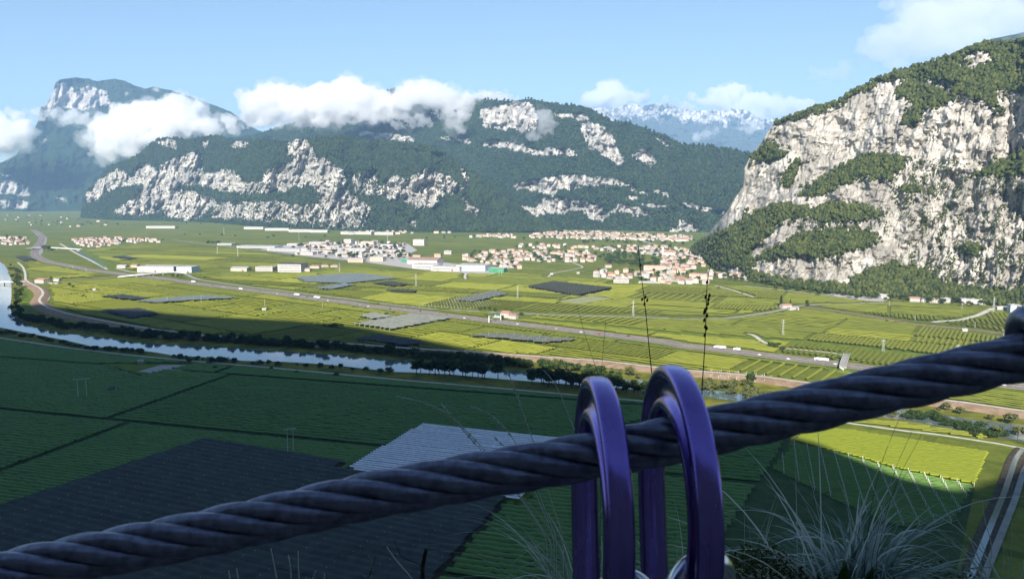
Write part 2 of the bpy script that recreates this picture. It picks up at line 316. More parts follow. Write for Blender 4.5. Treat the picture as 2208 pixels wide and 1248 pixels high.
# ---- limestone wall at the right
rg = [(1490, 540), (1498, 531), (1532, 497), (1567, 457), (1585, 427), (1602, 403), (1605, 363), (1619, 336), (1642, 308), (1657, 283), (1672, 264), (1716, 246), (1766, 231), (1806, 219), (1835, 199), (1865, 187), (1900, 167), (1940, 154), (1984, 142), (2019, 132), (2059, 120), (2089, 105), (2128, 91), (2165, 95), (2208, 88), (2320, 72)]
bs = [(1490, 543), (1500, 545), (1530, 572), (1560, 596), (1600, 603), (1640, 611), (1700, 621), (1780, 632), (1850, 640), (1950, 645), (2050, 651), (2130, 658), (2208, 668), (2320, 682)]
fo = [tr3(p) for p in ([(395, 425), (510, 370), (690, 310), (870, 205), (1050, 155), (1330, 50), (1490, 50), (2600, 0), (2600, 300), (1490, 290), (1400, 270), (1330, 255), (1230, 270), (1190, 240), (1100, 230), (1040, 230), (980, 215), (900, 225), (840, 255), (740, 295), (690, 335), (600, 365), (500, 400)], [(945, 250), (1000, 220), (1080, 260), (1150, 300), (1170, 340), (1050, 360), (1010, 380), (1050, 410), (960, 420), (1010, 350), (1000, 310), (950, 300)], [(300, 565), (350, 515), (400, 515), (475, 550), (420, 575), (350, 585)], [(510, 740), (560, 690), (640, 640), (740, 580), (830, 550), (970, 565), (965, 605), (900, 660), (850, 655), (800, 640), (740, 670), (680, 695), (600, 725)],
     [(40, 960), (60, 940), (200, 880), (350, 800), (400, 770), (540, 780), (560, 810), (450, 830), (400, 880), (330, 950), (270, 980), (310, 1010), (300, 1060), (250, 1040), (180, 1030), (150, 1060), (160, 1120), (60, 1000)], [(330, 1000), (460, 940), (520, 900), (640, 880), (850, 895), (870, 910), (820, 950), (700, 980), (560, 1005), (500, 990), (380, 1010)], [(560, 815), (640, 755), (740, 780), (870, 800), (860, 825), (700, 840), (600, 845)], [(740, 1165), (760, 1090), (840, 1050), (920, 1015), (1010, 1050), (1080, 1070), (1150, 1110), (1250, 1130), (1330, 1150), (1330, 1200), (740, 1180)], [(300, 1060), (440, 1095), (560, 1115), (660, 1115), (740, 1130), (740, 1180), (500, 1160), (300, 1110)], [(930, 690), (1060, 700), (1000, 722)], [(1255, 645), (1330, 610), (1400, 580), (1490, 540), (1500, 640), (1400, 640)], [(1190, 270), (1330, 270), (1400, 370), (1390, 385), (1330, 320), (1250, 310)], [(1330, 1150), (1500, 1150), (1500, 1250), (1330, 1250)], [(1180, 270), (1210, 260), (1200, 310)], [(520, 560), (470, 690), (440, 700), (450, 640)], [(1230, 960), (1300, 950), (1290, 985), (1240, 985)])]
isl = [tr3(p) for p in ([(1200, 155), (1250, 105), (1360, 105), (1365, 170), (1280, 182), (1210, 168)], [(1420, 150), (1490, 160), (1490, 192), (1430, 180)])]
bushy = [tr3(p) for p in ([(900, 560), (1200, 580), (1490, 640), (1490, 1150), (1250, 1130), (1000, 1040), (950, 800), (900, 690)], [(500, 800), (900, 760), (900, 880), (520, 890)])]
def cov(X, Y):
    f = polymask(X, Y, fo, 6, 37, .05)*(1-polymask(X, Y, isl, 3, 38)); b = polymask(X, Y, bushy, 10, 39)
    u = X*.02; w = Y*.02; wob = fbm(u*1.3, w*1.3, 4, 911)
    led = fbm(u*.8+wob*.9, w*2.7+u*.9+wob*1.6, 6, 902, .6, True); gul = fbm(u*2.4+wob, w*1.1+u, 5, 950, .6)
    base = .94-.52*b*np.clip(gul*2.4+.1, 0, 1)-np.clip((-.02-led)*(1.1+.9*b), 0, .55)
    return np.clip(base*(1-f)+.05*f+.1*fbm(X*.1, Y*.1, 4, 33), 0, 1)
def tweak(X, Y):      # the bay left of the great diagonal ledge lies deeper than the buttress
    x = (X-1468)/.4966; y = (Y-60)/.4966
    d = (x-np.interp(y, [0, 220, 420, 560, 780, 950, 1100], [1130, 985, 850, 790, 420, 250, 100]))
    return 75/(1+np.exp(np.clip(d/38, -30, 30)))*np.clip((1000-y)/300, 0, 1)
RIGHT = mountain('mountain_limestone_wall', rg, bs, (1.65, 1.6), M_right, cov, 38, 74, 20, 12, 900, jag=1.5, smooth=5, strat=.5, flute=1.1, tree_h=3, tweak=tweak)

# dim ridge behind it, under the cloud at the right edge
cov = lambda X, Y: X*0
mountain('mountain_back_ridge', [(2000, 190), (2100, 110), (2140, 84), (2180, 76), (2300, 50), (2700, 20)], [(2000, 330), (2700, 330)], (6, 6), M_far, cov, 40, 60, 40, 40, 960, jag=2, smooth=3, base_depth=[(2000, 4200), (2700, 4200)])

# ---- trees of the wooded ledges on the limestone wall, one mass
def crown_mass(name, P, rock, n, rad, label, mat, thr=.35, ymax=None, seed=1, extra=None, sink=.3, small=False):
    rg_ = np.random.default_rng(seed); pts = P[2:].reshape(-1, 3); rk = rock[2:].ravel()
    A = np.ones(len(pts)); A[rk > thr] = 0
    if extra is not None: A = A*extra.ravel()
    i = rg_.choice(len(pts), n, p=A/A.sum()); c = pts[i]+rg_.normal(0, 2.0, (n, 3)); c[:, 2] = pts[i][:, 2]
    r = rg_.uniform(*rad, n)
    t = (1+5**.5)/2
    ico = np.array([(-1, t, 0), (1, t, 0), (-1, -t, 0), (1, -t, 0), (0, -1, t), (0, 1, t), (0, -1, -t), (0, 1, -t), (t, 0, -1), (t, 0, 1), (-t, 0, -1), (-t, 0, 1)])/math.hypot(1, t)
    fc = np.array([(0, 11, 5), (0, 5, 1), (0, 1, 7), (0, 7, 10), (0, 10, 11), (1, 5, 9), (5, 11, 4), (11, 10, 2), (10, 7, 6), (7, 1, 8), (3, 9, 4), (3, 4, 2), (3, 2, 6), (3, 6, 8), (3, 8, 9), (4, 9, 5), (2, 4, 11), (6, 2, 10), (8, 6, 7), (9, 8, 1)])
    if small: ico = np.array([(1, 0, 0), (0, 1, 0), (-1, 0, 0), (0, -1, 0), (0, 0, 1), (0, 0, -1)], float); fc = np.array([(0, 1, 4), (1, 2, 4), (2, 3, 4), (3, 0, 4), (1, 0, 5), (2, 1, 5), (3, 2, 5), (0, 3, 5)])
    nv = len(ico); jit = rg_.uniform(.62, 1.3, (n, nv, 1)); v = ico[None]*jit*r[:, None, None]; v[:, :, 2] *= rg_.uniform(.9, 1.5, (n, 1)); v += c[:, None]; v[:, :, 2] += (r*(1-sink))[:, None]
    f = (fc[None]+(np.arange(n)*nv)[:, None, None]).reshape(-1, 3)
    tone = np.repeat(rg_.uniform(0, 1, n), nv)
    me = mesh_fast(name, v.reshape(-1, 3), f, False, {'tone': tone})
    return ob(name, me, mat, kind='stuff', label=label)
def leaf_mat(name, a, b, sc=.5, trans=.25):
    t = NT(name); v = t.coord(); n = t.noise(v, sc, 3); f = t.math('ADD', t.math('MULTIPLY', n, .6), t.math('MULTIPLY', t.attr('tone'), .4))
    c = t.ramp(f, [(.3, a), (.7, b)]); t.base(c); t.rough(.75, .25)
    if trans:
        tl = t.add('ShaderNodeBsdfTranslucent'); t.link(c, tl.inputs[0]); mx = t.add('ShaderNodeMixShader'); mx.inputs[0].default_value = trans
        t.link(t.p.outputs[0], mx.inputs[1]); t.link(tl.outputs[0], mx.inputs[2]); t.link(mx.outputs[0], t.out.inputs[0])
    return t.mat
M_wood = leaf_mat('ledge_wood_leaf', (.018, .032, .007), (.075, .088, .02), .06, 0)
M_wood_far = leaf_mat('cliff_foot_leaf', (.007, .019, .008), (.036, .058, .017), .012, 0)
def fade(rk, lim, sx, sy, k):       # full inside the woods, thinning out round their edges
    m = (rk < lim).astype(float); n_ = blur1(blur1(m, sx, 1), sy, 0); return np.where(m > 0, 1.0, k*np.clip(n_*2.0, 0, 1)**2)[2:]
crown_mass('ledge_forest', RIGHT[1], RIGHT[2], 18500, (1.7, 5.0), 'dense scrubby woods on the ledges of the pale limestone wall', M_wood, 2, seed=5, extra=fade(RIGHT[2], .35, 9, 6, .45))
crown_mass('cliff_forest', FRONT[1], FRONT[2], 24000, (4.6, 9.0), 'dense forest on the slopes of the front cliffs', M_wood_far, 2, seed=15, small=True, extra=fade(FRONT[2], .35, 6, 4, .35))
crown_mass('plateau_forest', PLAT[1], PLAT[2], 26000, (5, 10.0), 'dense forest on the slopes of the plateau range', M_wood_far, 2, seed=16, small=True, extra=fade(PLAT[2], .3, 6, 4, .35))
b_ = np.clip((FRONT[2][2:] < .9)*(FRONT[2][2:] > .35), 0, 1)
crown_mass('front_cliff_scrub', FRONT[1], FRONT[2], 7000, (1.8, 5.0), 'scattered bushes on the rock bands of the front cliffs', M_wood_far, .9, seed=18, extra=b_, sink=.5, small=True)
b_ = np.clip((RIGHT[2][2:] < .82)*(RIGHT[2][2:] > .3), 0, 1)
crown_mass('cliff_scrub', RIGHT[1], RIGHT[2], 8000, (.7, 1.9), 'scattered bushes clinging to the limestone wall', M_wood, .82, seed=6, extra=b_, sink=.6, small=True)

# ---- the mountain behind the viewer, whose crest throws the shadow over the near fields
edge = [(-900, 640), (-300, 652), (60, 655), (180, 667), (330, 675), (450, 684), (560, 689), (720, 699), (800, 712), (900, 730), (1050, 762), (1130, 786), (1250, 815), (1400, 846), (1560, 893), (1690, 938), (1760, 957), (1830, 985), (1940, 1030), (2050, 1057), (2110, 1046), (2160, 1028), (2208, 992), (2300, 960), (2600, 900)]
hx, hz = [], []
CREST_Y = -300.0
for px, py in edge:
    g = G(px, py); t_ = (g[1]-CREST_Y)/-SUN_V.y; hx.append(g[0]+SUN_V.x*t_); hz.append(SUN_V.z*t_)
xs = np.concatenate([np.arange(-4200, -1000, 100), np.arange(-1000, 700, 6), np.arange(700, 3600, 100)])
cz = np.interp(xs, hx, hz)+4*fbm(xs*.01, xs*0, 5, 55)
pr = np.array([(-1500, .0), (-900, .45), (-550, .82), (-300, 1.0)]); rows = []
for y_, k_ in pr: rows.append(np.stack([xs, xs*0+y_, cz*k_], -1))
for y_, z_, b_ in [(-200, None, .68), (-110, None, .36), (-40, None, .12), (-6, 208, 0), (-2.2, 201.5, 0), (-.9, 198.45, 0), (.6, 198.7, 0), (1.9, 198.96, 0), (2.3, 198.3, 0), (6, 190, 0), (30, 158, 0), (90, 95, 0), (160, 38, 0), (215, 3, 0), (240, -20, 0)]:
    if z_ is None: z = 208+(cz-208)*b_
    else: z = np.full(len(xs), float(z_))
    if not (-7 < y_ < 7): z = z+min(12, abs(y_)*.08)*fbm(xs*.02, xs*0+y_*.1, 5, 77)
    rows.append(np.stack([xs, xs*0+y_, z], -1))
A = np.array(rows); n_r, n_c = A.shape[:2]; idx = np.arange(n_r*n_c).reshape(n_r, n_c)
f = np.stack([idx[:-1, :-1], idx[:-1, 1:], idx[1:, 1:], idx[1:, :-1]], -1).reshape(-1, 4)
rk = np.clip(.5+.6*fbm(A[..., 0]*.01, A[..., 1]*.02, 5, 78), 0, 1)
structure('mountain_own_hillside', mesh_fast('mountain_own_hillside', A.reshape(-1, 3), f, True, {'rock': rk}), terrain_mat('hillside_cover', (.02, .04, .012), (.06, .09, .025), (.14, .13, .11), (.3, .28, .24), (.42, .39, .34), 3, .6, 1))
# ------------------------------------------------------------------ valley floor
def pxline(pts, step=6.0):
    """smoothed photo polyline -> points on the ground"""
    p = np.array(pts, float); d = np.concatenate([[0], np.cumsum(np.hypot(*np.diff(p, axis=0).T))])
    t = np.linspace(0, d[-1], max(3, int(d[-1]/step))); q = np.stack([np.interp(t, d, p[:, 0]), np.interp(t, d, p[:, 1])], -1)
    for _ in range(3): q[1:-1] = (q[:-2]+2*q[1:-1]+q[2:])/4
    return G(q[:, 0], q[:, 1])
def strip(line, w, z, off=0.0, zs=None):
    t = np.gradient(line, axis=0); t /= np.maximum(np.hypot(t[:, 0], t[:, 1])[:, None], 1e-6); n = np.stack([-t[:, 1], t[:, 0]], -1)
    zz = np.full(len(line), z) if zs is None else zs
    a = np.concatenate([line+n*(off+w/2), zz[:, None]], 1); b = np.concatenate([line+n*(off-w/2), zz[:, None]], 1); k = len(line); i = np.arange(k-1)
    return np.concatenate([a, b]), np.stack([i+k, i+k+1, i+1, i], -1)
def ribbon(line, prof, name, mat, z=0.0, attrs=None, **kw):
    """profile [(offset, height)...] swept along a ground line"""
    t = np.gradient(line, axis=0); t /= np.maximum(np.hypot(t[:, 0], t[:, 1])[:, None], 1e-6); n = np.stack([-t[:, 1], t[:, 0]], -1)
    P = np.array([np.concatenate([line+n*o_, np.full((len(line), 1), z+h_)], 1) for o_, h_ in prof]); r, c = P.shape[:2]
    idx = np.arange(r*c).reshape(r, c); f = np.stack([idx[1:, :-1], idx[1:, 1:], idx[:-1, 1:], idx[:-1, :-1]], -1).reshape(-1, 4)
    return mesh_fast(name, P.reshape(-1, 3), f, False)
def polymesh(name, px, z, mat=None):
    g = G(*np.array(px, float).T); return MB().face([(a, b, z) for a, b in g]).mesh(name, mat)

# ground: one sheet, with the far field pattern in its colour
gm = NT('valley_ground'); v = gm.coord((1, 1, 1), rot=(0, 0, .62))
br = gm.add('ShaderNodeTexBrick', offset=.37); gm.link(v, br.inputs['Vector'])
for i_, c_ in (('Color1', (.12, .145, .025)), ('Color2', (.19, .205, .035)), ('Mortar', (.06, .09, .018))): br.inputs[i_].default_value = (*c_, 1)
br.inputs['Scale'].default_value = 1; br.inputs['Mortar Size'].default_value = 5; br.inputs['Brick Width'].default_value = 230; br.inputs['Row Height'].default_value = 84; br.inputs['Bias'].default_value = 0
v2 = gm.coord((1, 1, 1)); n1 = gm.noise(v2, .0025, 6); n2 = gm.noise(v2, .09, 4, .7); n3 = gm.noise(v2, .012, 5)
c = gm.mix(.35, br.outputs[0], gm.ramp(n3, [(.35, (.11, .135, .022)), (.65, (.2, .215, .035))]))
c = gm.mix(gm.ramp(n1, [(.45, 0), (.7, .4)]), c, (.075, .11, .02)); c = gm.mix(gm.ramp(n2, [(.35, .4), (.6, 0)]), c, (.03, .055, .012))
gm.base(c); gm.rough(.95, .1); gm.bump(n2, .8, 1.5)
structure('ground', MB().face([(-21500, 150, 0), (21500, 150, 0), (21500, 24300, 0), (-21500, 24300, 0)]).mesh('ground', gm.mat), None)

M_meadow = mat2('meadow_grass', (.075, .12, .02), (.15, .19, .03), .08, .95, .1, 6, .5, .5)
M_weed = mat2('riverbank_weeds', (.06, .085, .018), (.22, .2, .03), .05, .95, .1, 8, .8, 1)
M_earth = mat2('bare_earth', (.2, .135, .085), (.3, .22, .15), .12, .95, .1, 6)
M_road = mat2('pale_track', (.42, .39, .34), (.55, .52, .46), .2, .9, .2, 4)
M_asph = mat2('motorway_asphalt', (.17, .135, .12), (.235, .19, .17), .05, .85, .25, 5)
M_asph2 = mat2('local_asphalt', (.24, .23, .21), (.33, .31, .28), .08, .85, .25, 5)
M_line = mat2('road_paint', (.65, .65, .62), (.75, .75, .72), 1, .7, .3)
M_rail = mat2('railway_ballast', (.15, .11, .085), (.22, .165, .13), .3, .95, .1)
M_dirt_dark = mat2('canal_bank_mud', (.05, .045, .035), (.1, .085, .06), .3, .95, .1)
M_gravel = mat2('gravel_yard', (.32, .3, .28), (.45, .42, .4), .3, .95, .1, 6)
wt = NT('river_water'); v = wt.coord((1, 1, 1)); wt.base((.11, .15, .15)); wt.p.inputs['Roughness'].default_value = .06; wt.p.inputs['IOR'].default_value = 1.6; wt.p.inputs['Specular IOR Level'].default_value = .9; wt.bump(wt.noise(v, .22, 4, .6), .1, .3); M_water = wt.mat

up = [(-160, 548), (-60, 552), (0, 565), (10, 572), (18, 585), (24, 600), (25, 640), (22, 660), (25, 675), (40, 690), (74, 706), (135, 719), (236, 729), (303, 739), (404, 746), (538, 753), (639, 760), (740, 766), (767, 770), (835, 775), (888, 778), (986, 790), (1070, 797), (1137, 802), (1339, 817), (1407, 823), (1520, 840), (1650, 855), (1800, 868), (1900, 876), (2000, 890), (2100, 905), (2208, 918), (2500, 960)]
lo = [(-330, 640), (-200, 672), (-80, 694), (0, 706), (50, 716), (101, 726), (151, 736), (202, 748), (269, 751), (336, 760), (370, 766), (437, 770), (522, 778), (606, 780), (707, 786), (851, 802), (885, 803), (969, 807), (1087, 818), (1205, 827), (1339, 837), (1403, 844), (1520, 856), (1650, 872), (1800, 888), (1900, 899), (2000, 914), (2100, 934), (2208, 952), (2500, 1000)]
RIVER = up+lo[::-1]
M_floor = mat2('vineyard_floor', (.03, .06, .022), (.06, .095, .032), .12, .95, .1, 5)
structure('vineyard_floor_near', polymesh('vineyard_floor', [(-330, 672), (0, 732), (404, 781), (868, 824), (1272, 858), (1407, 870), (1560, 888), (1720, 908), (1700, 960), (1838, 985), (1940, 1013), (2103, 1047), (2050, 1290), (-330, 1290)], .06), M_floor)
# banks of weeds first, then the water above the flood meadow
bank_hi = [(-160, 544), (0, 557), (40, 585), (62, 612), (92, 640), (76, 654), (104, 671), (146, 682), (236, 700), (336, 717), (437, 729), (538, 737), (740, 747), (868, 757), (1036, 767), (1137, 774), (1306, 786), (1440, 803), (1518, 809), (1636, 819), (1744, 834), (1956, 863), (2074, 876), (2208, 896), (2500, 935)]
bank_lo = [(-330, 665), (0, 728), (135, 748), (269, 764), (404, 777), (572, 791), (700, 806), (868, 819), (1070, 836), (1272, 854), (1407, 866), (1560, 883), (1774, 904), (1838, 913), (1953, 929), (2011, 935), (2146, 955), (2208, 967), (2500, 1015)]
structure('riverbank_meadow', polymesh('riverbank_meadow', bank_hi+bank_lo[::-1], .12), M_weed)
structure('river', polymesh('river', RIVER, .3), M_water)
structure('meadow_by_the_bridge', polymesh('meadow', [(40, 612), (62, 612), (75, 635), (70, 652), (88, 668), (60, 672), (40, 660)], .18), M_meadow)
# earth levees with their tracks
LEV_FAR = [(55, 607), (60, 612), (88, 625), (97, 637), (80, 652), (104, 669), (123, 674), (146, 681), (236, 699), (336, 716), (437, 728), (538, 736), (740, 746), (868, 756), (1036, 766), (1137, 773), (1306, 785), (1440, 802), (1518, 808), (1636, 818), (1744, 833), (1956, 862), (2074, 875), (2208, 895), (2500, 938)]
LEV_NEAR = [(-330, 668), (0, 729), (135, 749), (269, 765), (404, 778), (572, 792), (740, 808), (868, 820), (1070, 837), (1272, 855), (1407, 867), (1560, 884), (1774, 905), (1838, 914), (1953, 930), (2011, 936), (2146, 956), (2208, 968), (2500, 1018)]
lf = pxline(LEV_FAR); ln = pxline(LEV_NEAR)
structure('levee_far_bank', ribbon(lf, [(-16, 0), (-14, .5), (-4, 4.0), (4, 4.0), (13, .2)], 'levee', None), M_earth)
structure('path_far_levee', ribbon(lf, [(-2.2, 0), (2.2, 0)], 'path', None, 4.06), M_road)
structure('path_near_levee', ribbon(ln, [(-2.0, 0), (2.0, 0)], 'path', None, .5), M_road)
structure('verge_near_levee', ribbon(ln, [(-7, 0), (7, 0)], 'verge', None, .3), M_meadow)
TRACKS = [  # (pixel line, width, material, name)
    ([(92, 625), (108, 635), (105, 645), (93, 655), (110, 666), (123, 674)], 4, M_road, 'path_canal_bend'),
    ([(148, 605), (206, 602), (269, 596), (308, 593)], 7, M_asph2, 'road_from_river_bridge'),
    ([(38, 566), (50, 575), (55, 590), (55, 606)], 5, M_road, 'path_to_river_bridge'),
    ([(-40, 538), (0, 537), (64, 536)], 8, M_asph2, 'road_to_toll_station'),
    ([(129, 525), (150, 538), (165, 547), (190, 559), (215, 572), (231, 581)], 7, M_road, 'path_canal_dike'),
    ([(300, 594), (340, 590), (372, 588), (404, 591), (410, 597), (428, 603), (485, 612), (543, 620), (601, 627), (740, 644), (855, 659), (932, 667), (1015, 671), (1050, 673), (1120, 676), (1225, 680), (1341, 683), (1480, 688), (1569, 687), (1620, 680), (1670, 672), (1720, 660), (1770, 656), (1838, 655), (1920, 653), (2006, 651)], 9, M_asph2, 'road_along_motorway'),
    ([(250, 579), (280, 586), (320, 591)], 6, M_road, 'road_to_warehouse'),
    ([(370, 517), (466, 529), (582, 543), (658, 553), (740, 560), (800, 566)], 11, M_asph2, 'road_to_industrial_estate'),
    ([(1593, 616), (1650, 622), (1771, 636), (1830, 642)], 6, M_road, 'path_below_the_wall'),
    ([(1542, 616), (1580, 626), (1626, 641)], 6, M_road, 'path_from_village'),
    ([(2010, 695), (2074, 690), (2110, 680), (2141, 665)], 9, M_road, 'road_curving_to_yard'),
    ([(1613, 720), (1630, 725), (1636, 732), (1645, 738), (1663, 744)], 6, M_road, 'path_between_vines'),
    ([(1683, 751), (1771, 759), (1800, 762), (1818, 766)], 5, M_road, 'road_up_to_overpass'),
    ([(1818, 798), (1824, 802), (1842, 807), (1880, 815)], 6, M_road, 'road_down_from_overpass'),
    ([(1225, 562), (1260, 577), (1190, 590), (1180, 599)], 5, M_road, 'path_to_white_tank'),
    ([(1005, 590), (998, 596), (1004, 603)], 6, M_road, 'path_zigzag'),
    ([(0, 462), (120, 465), (250, 474), (350, 482)], 10, M_asph2, 'road_under_far_cliffs'),
    ([(1380, 518), (1400, 524), (1420, 530)], 12, M_road, 'road_to_far_town'),
    ([(2225, 985), (2206, 1020), (2190, 1075), (2160, 1150), (2128, 1230), (2110, 1290)], 3.8, M_asph2, 'road_beside_canal'),
    ([(1230, 965), (1400, 905), (1500, 870)], 3, M_meadow, 'path_grass_headland'),
]
LINES = []
for i, (pl, w, m, nm) in enumerate(TRACKS):
    g = pxline(pl, 4); LINES.append((g, w)); structure(nm, ribbon(g, [(-w/2, 0), (w/2, 0)], nm, None, .42+.02*i), m)
# canal at the right foot of the hill
cn = pxline([(2205, 968), (2188, 990), (2165, 1060), (2128, 1150), (2088, 1250), (2070, 1300)], 5); LINES.append((cn, 14))
structure('canal_bank', ribbon(cn, [(-5.5, .2), (-4, .9), (4, .9), (6, .2)], 'canal_bank', None), M_dirt_dark)
structure('canal_water', ribbon(cn, [(-1.2, 0), (2.2, 0)], 'canal_water', None, 1.0), M_water)
cn2 = pxline([(150, 527), (180, 550), (210, 566), (228, 577)], 3)
structure('ditch_by_dike', ribbon(cn2, [(-4, 0), (4, 0)], 'ditch', None, .5), M_water)
structure('dike_green', polymesh('dike', [(173, 541), (185, 540), (215, 556), (245, 572), (262, 582), (240, 580), (215, 566), (190, 553)], .45), M_meadow)
structure('grass_strip', polymesh('grass_strip', [(1120, 684), (1300, 699), (1468, 717), (1737, 734), (1905, 753), (2040, 768), (2200, 790), (2200, 798), (2040, 776), (1905, 760), (1737, 741), (1468, 724), (1300, 706), (1150, 692)], .2), M_meadow)
# motorway
MOT = pxline([(70, 496), (84, 503), (93, 512), (88, 523), (80, 535), (72, 547), (81, 556), (106, 566), (144, 573), (192, 583), (250, 590), (288, 595), (365, 603), (428, 613), (485, 620), (543, 627), (601, 634), (678, 645), (740, 652), (798, 661), (894, 672), (990, 684), (1067, 694), (1137, 702), (1238, 714), (1440, 739), (1468, 746), (1569, 757), (1737, 778), (1804, 786), (1892, 798), (2107, 824), (2208, 836), (2500, 872)], 4)
LINES += [(MOT, 46), (lf, 34), (ln, 14)]
structure('motorway_verge', ribbon(MOT, [(-21, 0), (21, 0)], 'verge', None, .25), M_meadow)
structure('motorway', ribbon(MOT, [(-12.5, 0), (12.5, 0)], 'motorway', None, .9), M_asph)
for o_ in (-12, -1.6, 1.6, 12): structure('motorway_edge_line', ribbon(MOT, [(o_-.12, 0), (o_+.12, 0)], 'edge_line', None, .93), M_line)
structure('motorway_median', ribbon(MOT, [(-.5, 0), (-.5, .9), (.5, .9), (.5, 0)], 'median', None, .9), mat2('guard_rail_steel', (.14, .13, .12), (.2, .19, .18), .3, .6))
for o_ in (-13.4, 13.4): structure('guard_rail', ribbon(MOT, [(o_-.1, 0), (o_-.1, .8), (o_+.1, .8), (o_+.1, 0)], 'guard_rail', None, .6), bpy.data.materials['guard_rail_steel'])
structure('toll_plaza', polymesh('toll_plaza', [(66, 548), (68, 535), (80, 522), (84, 512), (74, 503), (78, 498), (92, 505), (102, 514), (100, 524), (94, 536), (92, 546), (86, 552)], .86), M_asph2)
RAILW = pxline([(1737, 662), (1800, 670), (1905, 687), (1973, 699), (2107, 712), (2185, 724), (2400, 752)], 5); LINES.append((RAILW, 10))
structure('railway', ribbon(RAILW, [(-4.5, 0), (-3, .9), (3, .9), (4.5, 0)], 'railway', None, .2), M_rail)
structure('industrial_estate_paving', polymesh('paving', [(560, 538), (640, 524), (760, 522), (880, 526), (900, 540), (870, 552), (1000, 572), (1090, 580), (1060, 592), (960, 588), (880, 578), (790, 566), (690, 556), (620, 546)], .3), M_gravel)
structure('gravel_yard', polymesh('gravel_yard', [(299, 801), (345, 788), (398, 787), (407, 795), (356, 809)], .5), M_gravel)
structure('clearing_grass', polymesh('clearing', [(215, 783), (290, 783), (430, 786), (425, 797), (340, 812), (300, 806)], .4), M_meadow)
structure('quarry_yard', polymesh('quarry_yard', [(1782, 637), (1800, 631), (1850, 637), (1917, 646), (1905, 651), (1850, 648)], .6), M_gravel)

# ------------------------------------------------------------------ vineyards
NETS = [  # polygon in the photo, material key, label
    ([(909, 921), (1247, 957), (1125, 1088), (745, 1017)], 'white', 'white striped hail net stretched over rows behind the steel cable'),
    ([(-320, 1205), (445, 951), (745, 1001), (690, 1034), (1092, 1082), (905, 1290), (-320, 1290)], 'dark', 'large dark netted orchard in the shade below the cable'),
    ([(1135, 620), (1193, 609), (1323, 623), (1245, 640)], 'black', 'black netted field just below the village'),
    ([(635, 600), (740, 593), (776, 592), (862, 602), (745, 614), (665, 611)], 'blue', 'blue grey netted field below the industrial estate'),
    ([(675, 624), (742, 614), (765, 617), (712, 627)], 'blue', 'small blue grey net beside the larger one below the industrial estate'),
    ([(803, 613), (840, 609), (888, 616), (851, 620)], 'black', 'narrow black net left of the thin lattice mast'),
    ([(834, 627), (901, 629), (890, 634), (842, 631)], 'black', 'dark strip of net nearest the motorway bend in mid valley'),
    ([(976, 650), (1067, 629), (1096, 637), (1019, 654)], 'greypost', 'grey net carried by rows of white posts in mid valley'),
    ([(217, 642), (265, 638), (323, 646), (288, 650)], 'dark', 'dark grey net in the sunny fields beyond the river'),
    ([(290, 652), (370, 645), (441, 640), (520, 645), (400, 652), (335, 656)], 'blue', 'pale blue net stretched wide in the sunny fields beyond the river'),
    ([(761, 702), (888, 680), (979, 689), (845, 714)], 'grey', 'pale grey net beside the motorway at the shadow edge'),
    ([(775, 684), (805, 677), (852, 686), (800, 692)], 'grey', 'smaller pale grey net behind the one at the shadow edge'),
    ([(1010, 728), (1070, 722), (1255, 737), (1175, 743)], 'greypost', 'long grey net with white posts between motorway and far levee'),
    ([(761, 734), (818, 726), (929, 743), (875, 749)], 'dark', 'dark net lying in the shadow before the far levee'),
    ([(215, 672), (300, 668), (345, 680), (285, 690)], 'dark', 'dark net crossing the shadow edge beyond the river'),
    ([(32, 554), (58, 554), (79, 563), (52, 564)], 'dark', 'small dark net by the river bend near the motorway'),
    ([(238, 555), (269, 554), (300, 559), (279, 561)], 'dark', 'small dark net in the fields above the long white warehouse'),
]
LAWNS = [  # smooth bright or pale plots without posts
    ([(1202, 650), (1275, 638), (1323, 645), (1245, 657)], (.27, .28, .14), 'pale young vineyard below the black net'),
]
BRIGHT = [(1735, 922), (1838, 930), (2132, 977), (2103, 1046), (1940, 1012), (1838, 984), (1712, 952)]
POSTED = [(1712, 953), (1838, 985), (1940, 1013), (2103, 1047), (2060, 1130), (1940, 1140), (1800, 1080), (1660, 1010)]
STRIPED = [(1516, 822), (1690, 842), (1720, 812), (1600, 800)]
EXCL = [p for p, _, _ in NETS]+[p for p, _, _ in LAWNS]+[BRIGHT, POSTED, [(299, 812), (215, 784), (430, 783)], [(1782, 637), (1800, 630), (1850, 636), (1917, 646), (1905, 652), (1850, 649)]]
EXCL_W = [[tuple(q) for q in G(*np.array(p, float).T)] for p in EXCL]
RIVER_W = [tuple(q) for q in G(*np.array(bank_hi+bank_lo[::-1], float).T)]
BUILT_W = []      # filled by the building section: discs (x, y, r)
def near_line(x, y, line, w):
    m = np.zeros(x.shape, bool); s_ = max(1, len(line)//400)
    for a, b in zip(line[:-1:s_], np.concatenate([line[s_::s_], line[-1:]])[:len(line[:-1:s_])]):
        d = b-a; L = d@d+1e-9; lo_x, hi_x = min(a[0], b[0])-w, max(a[0], b[0])+w; sel = (x > lo_x) & (x < hi_x)
        if not sel.any(): continue
        xx, yy = x[sel], y[sel]; t_ = np.clip(((xx-a[0])*d[0]+(yy-a[1])*d[1])/L, 0, 1)
        m[sel] |= np.hypot(xx-a[0]-t_*d[0], yy-a[1]-t_*d[1]) < w
    return m
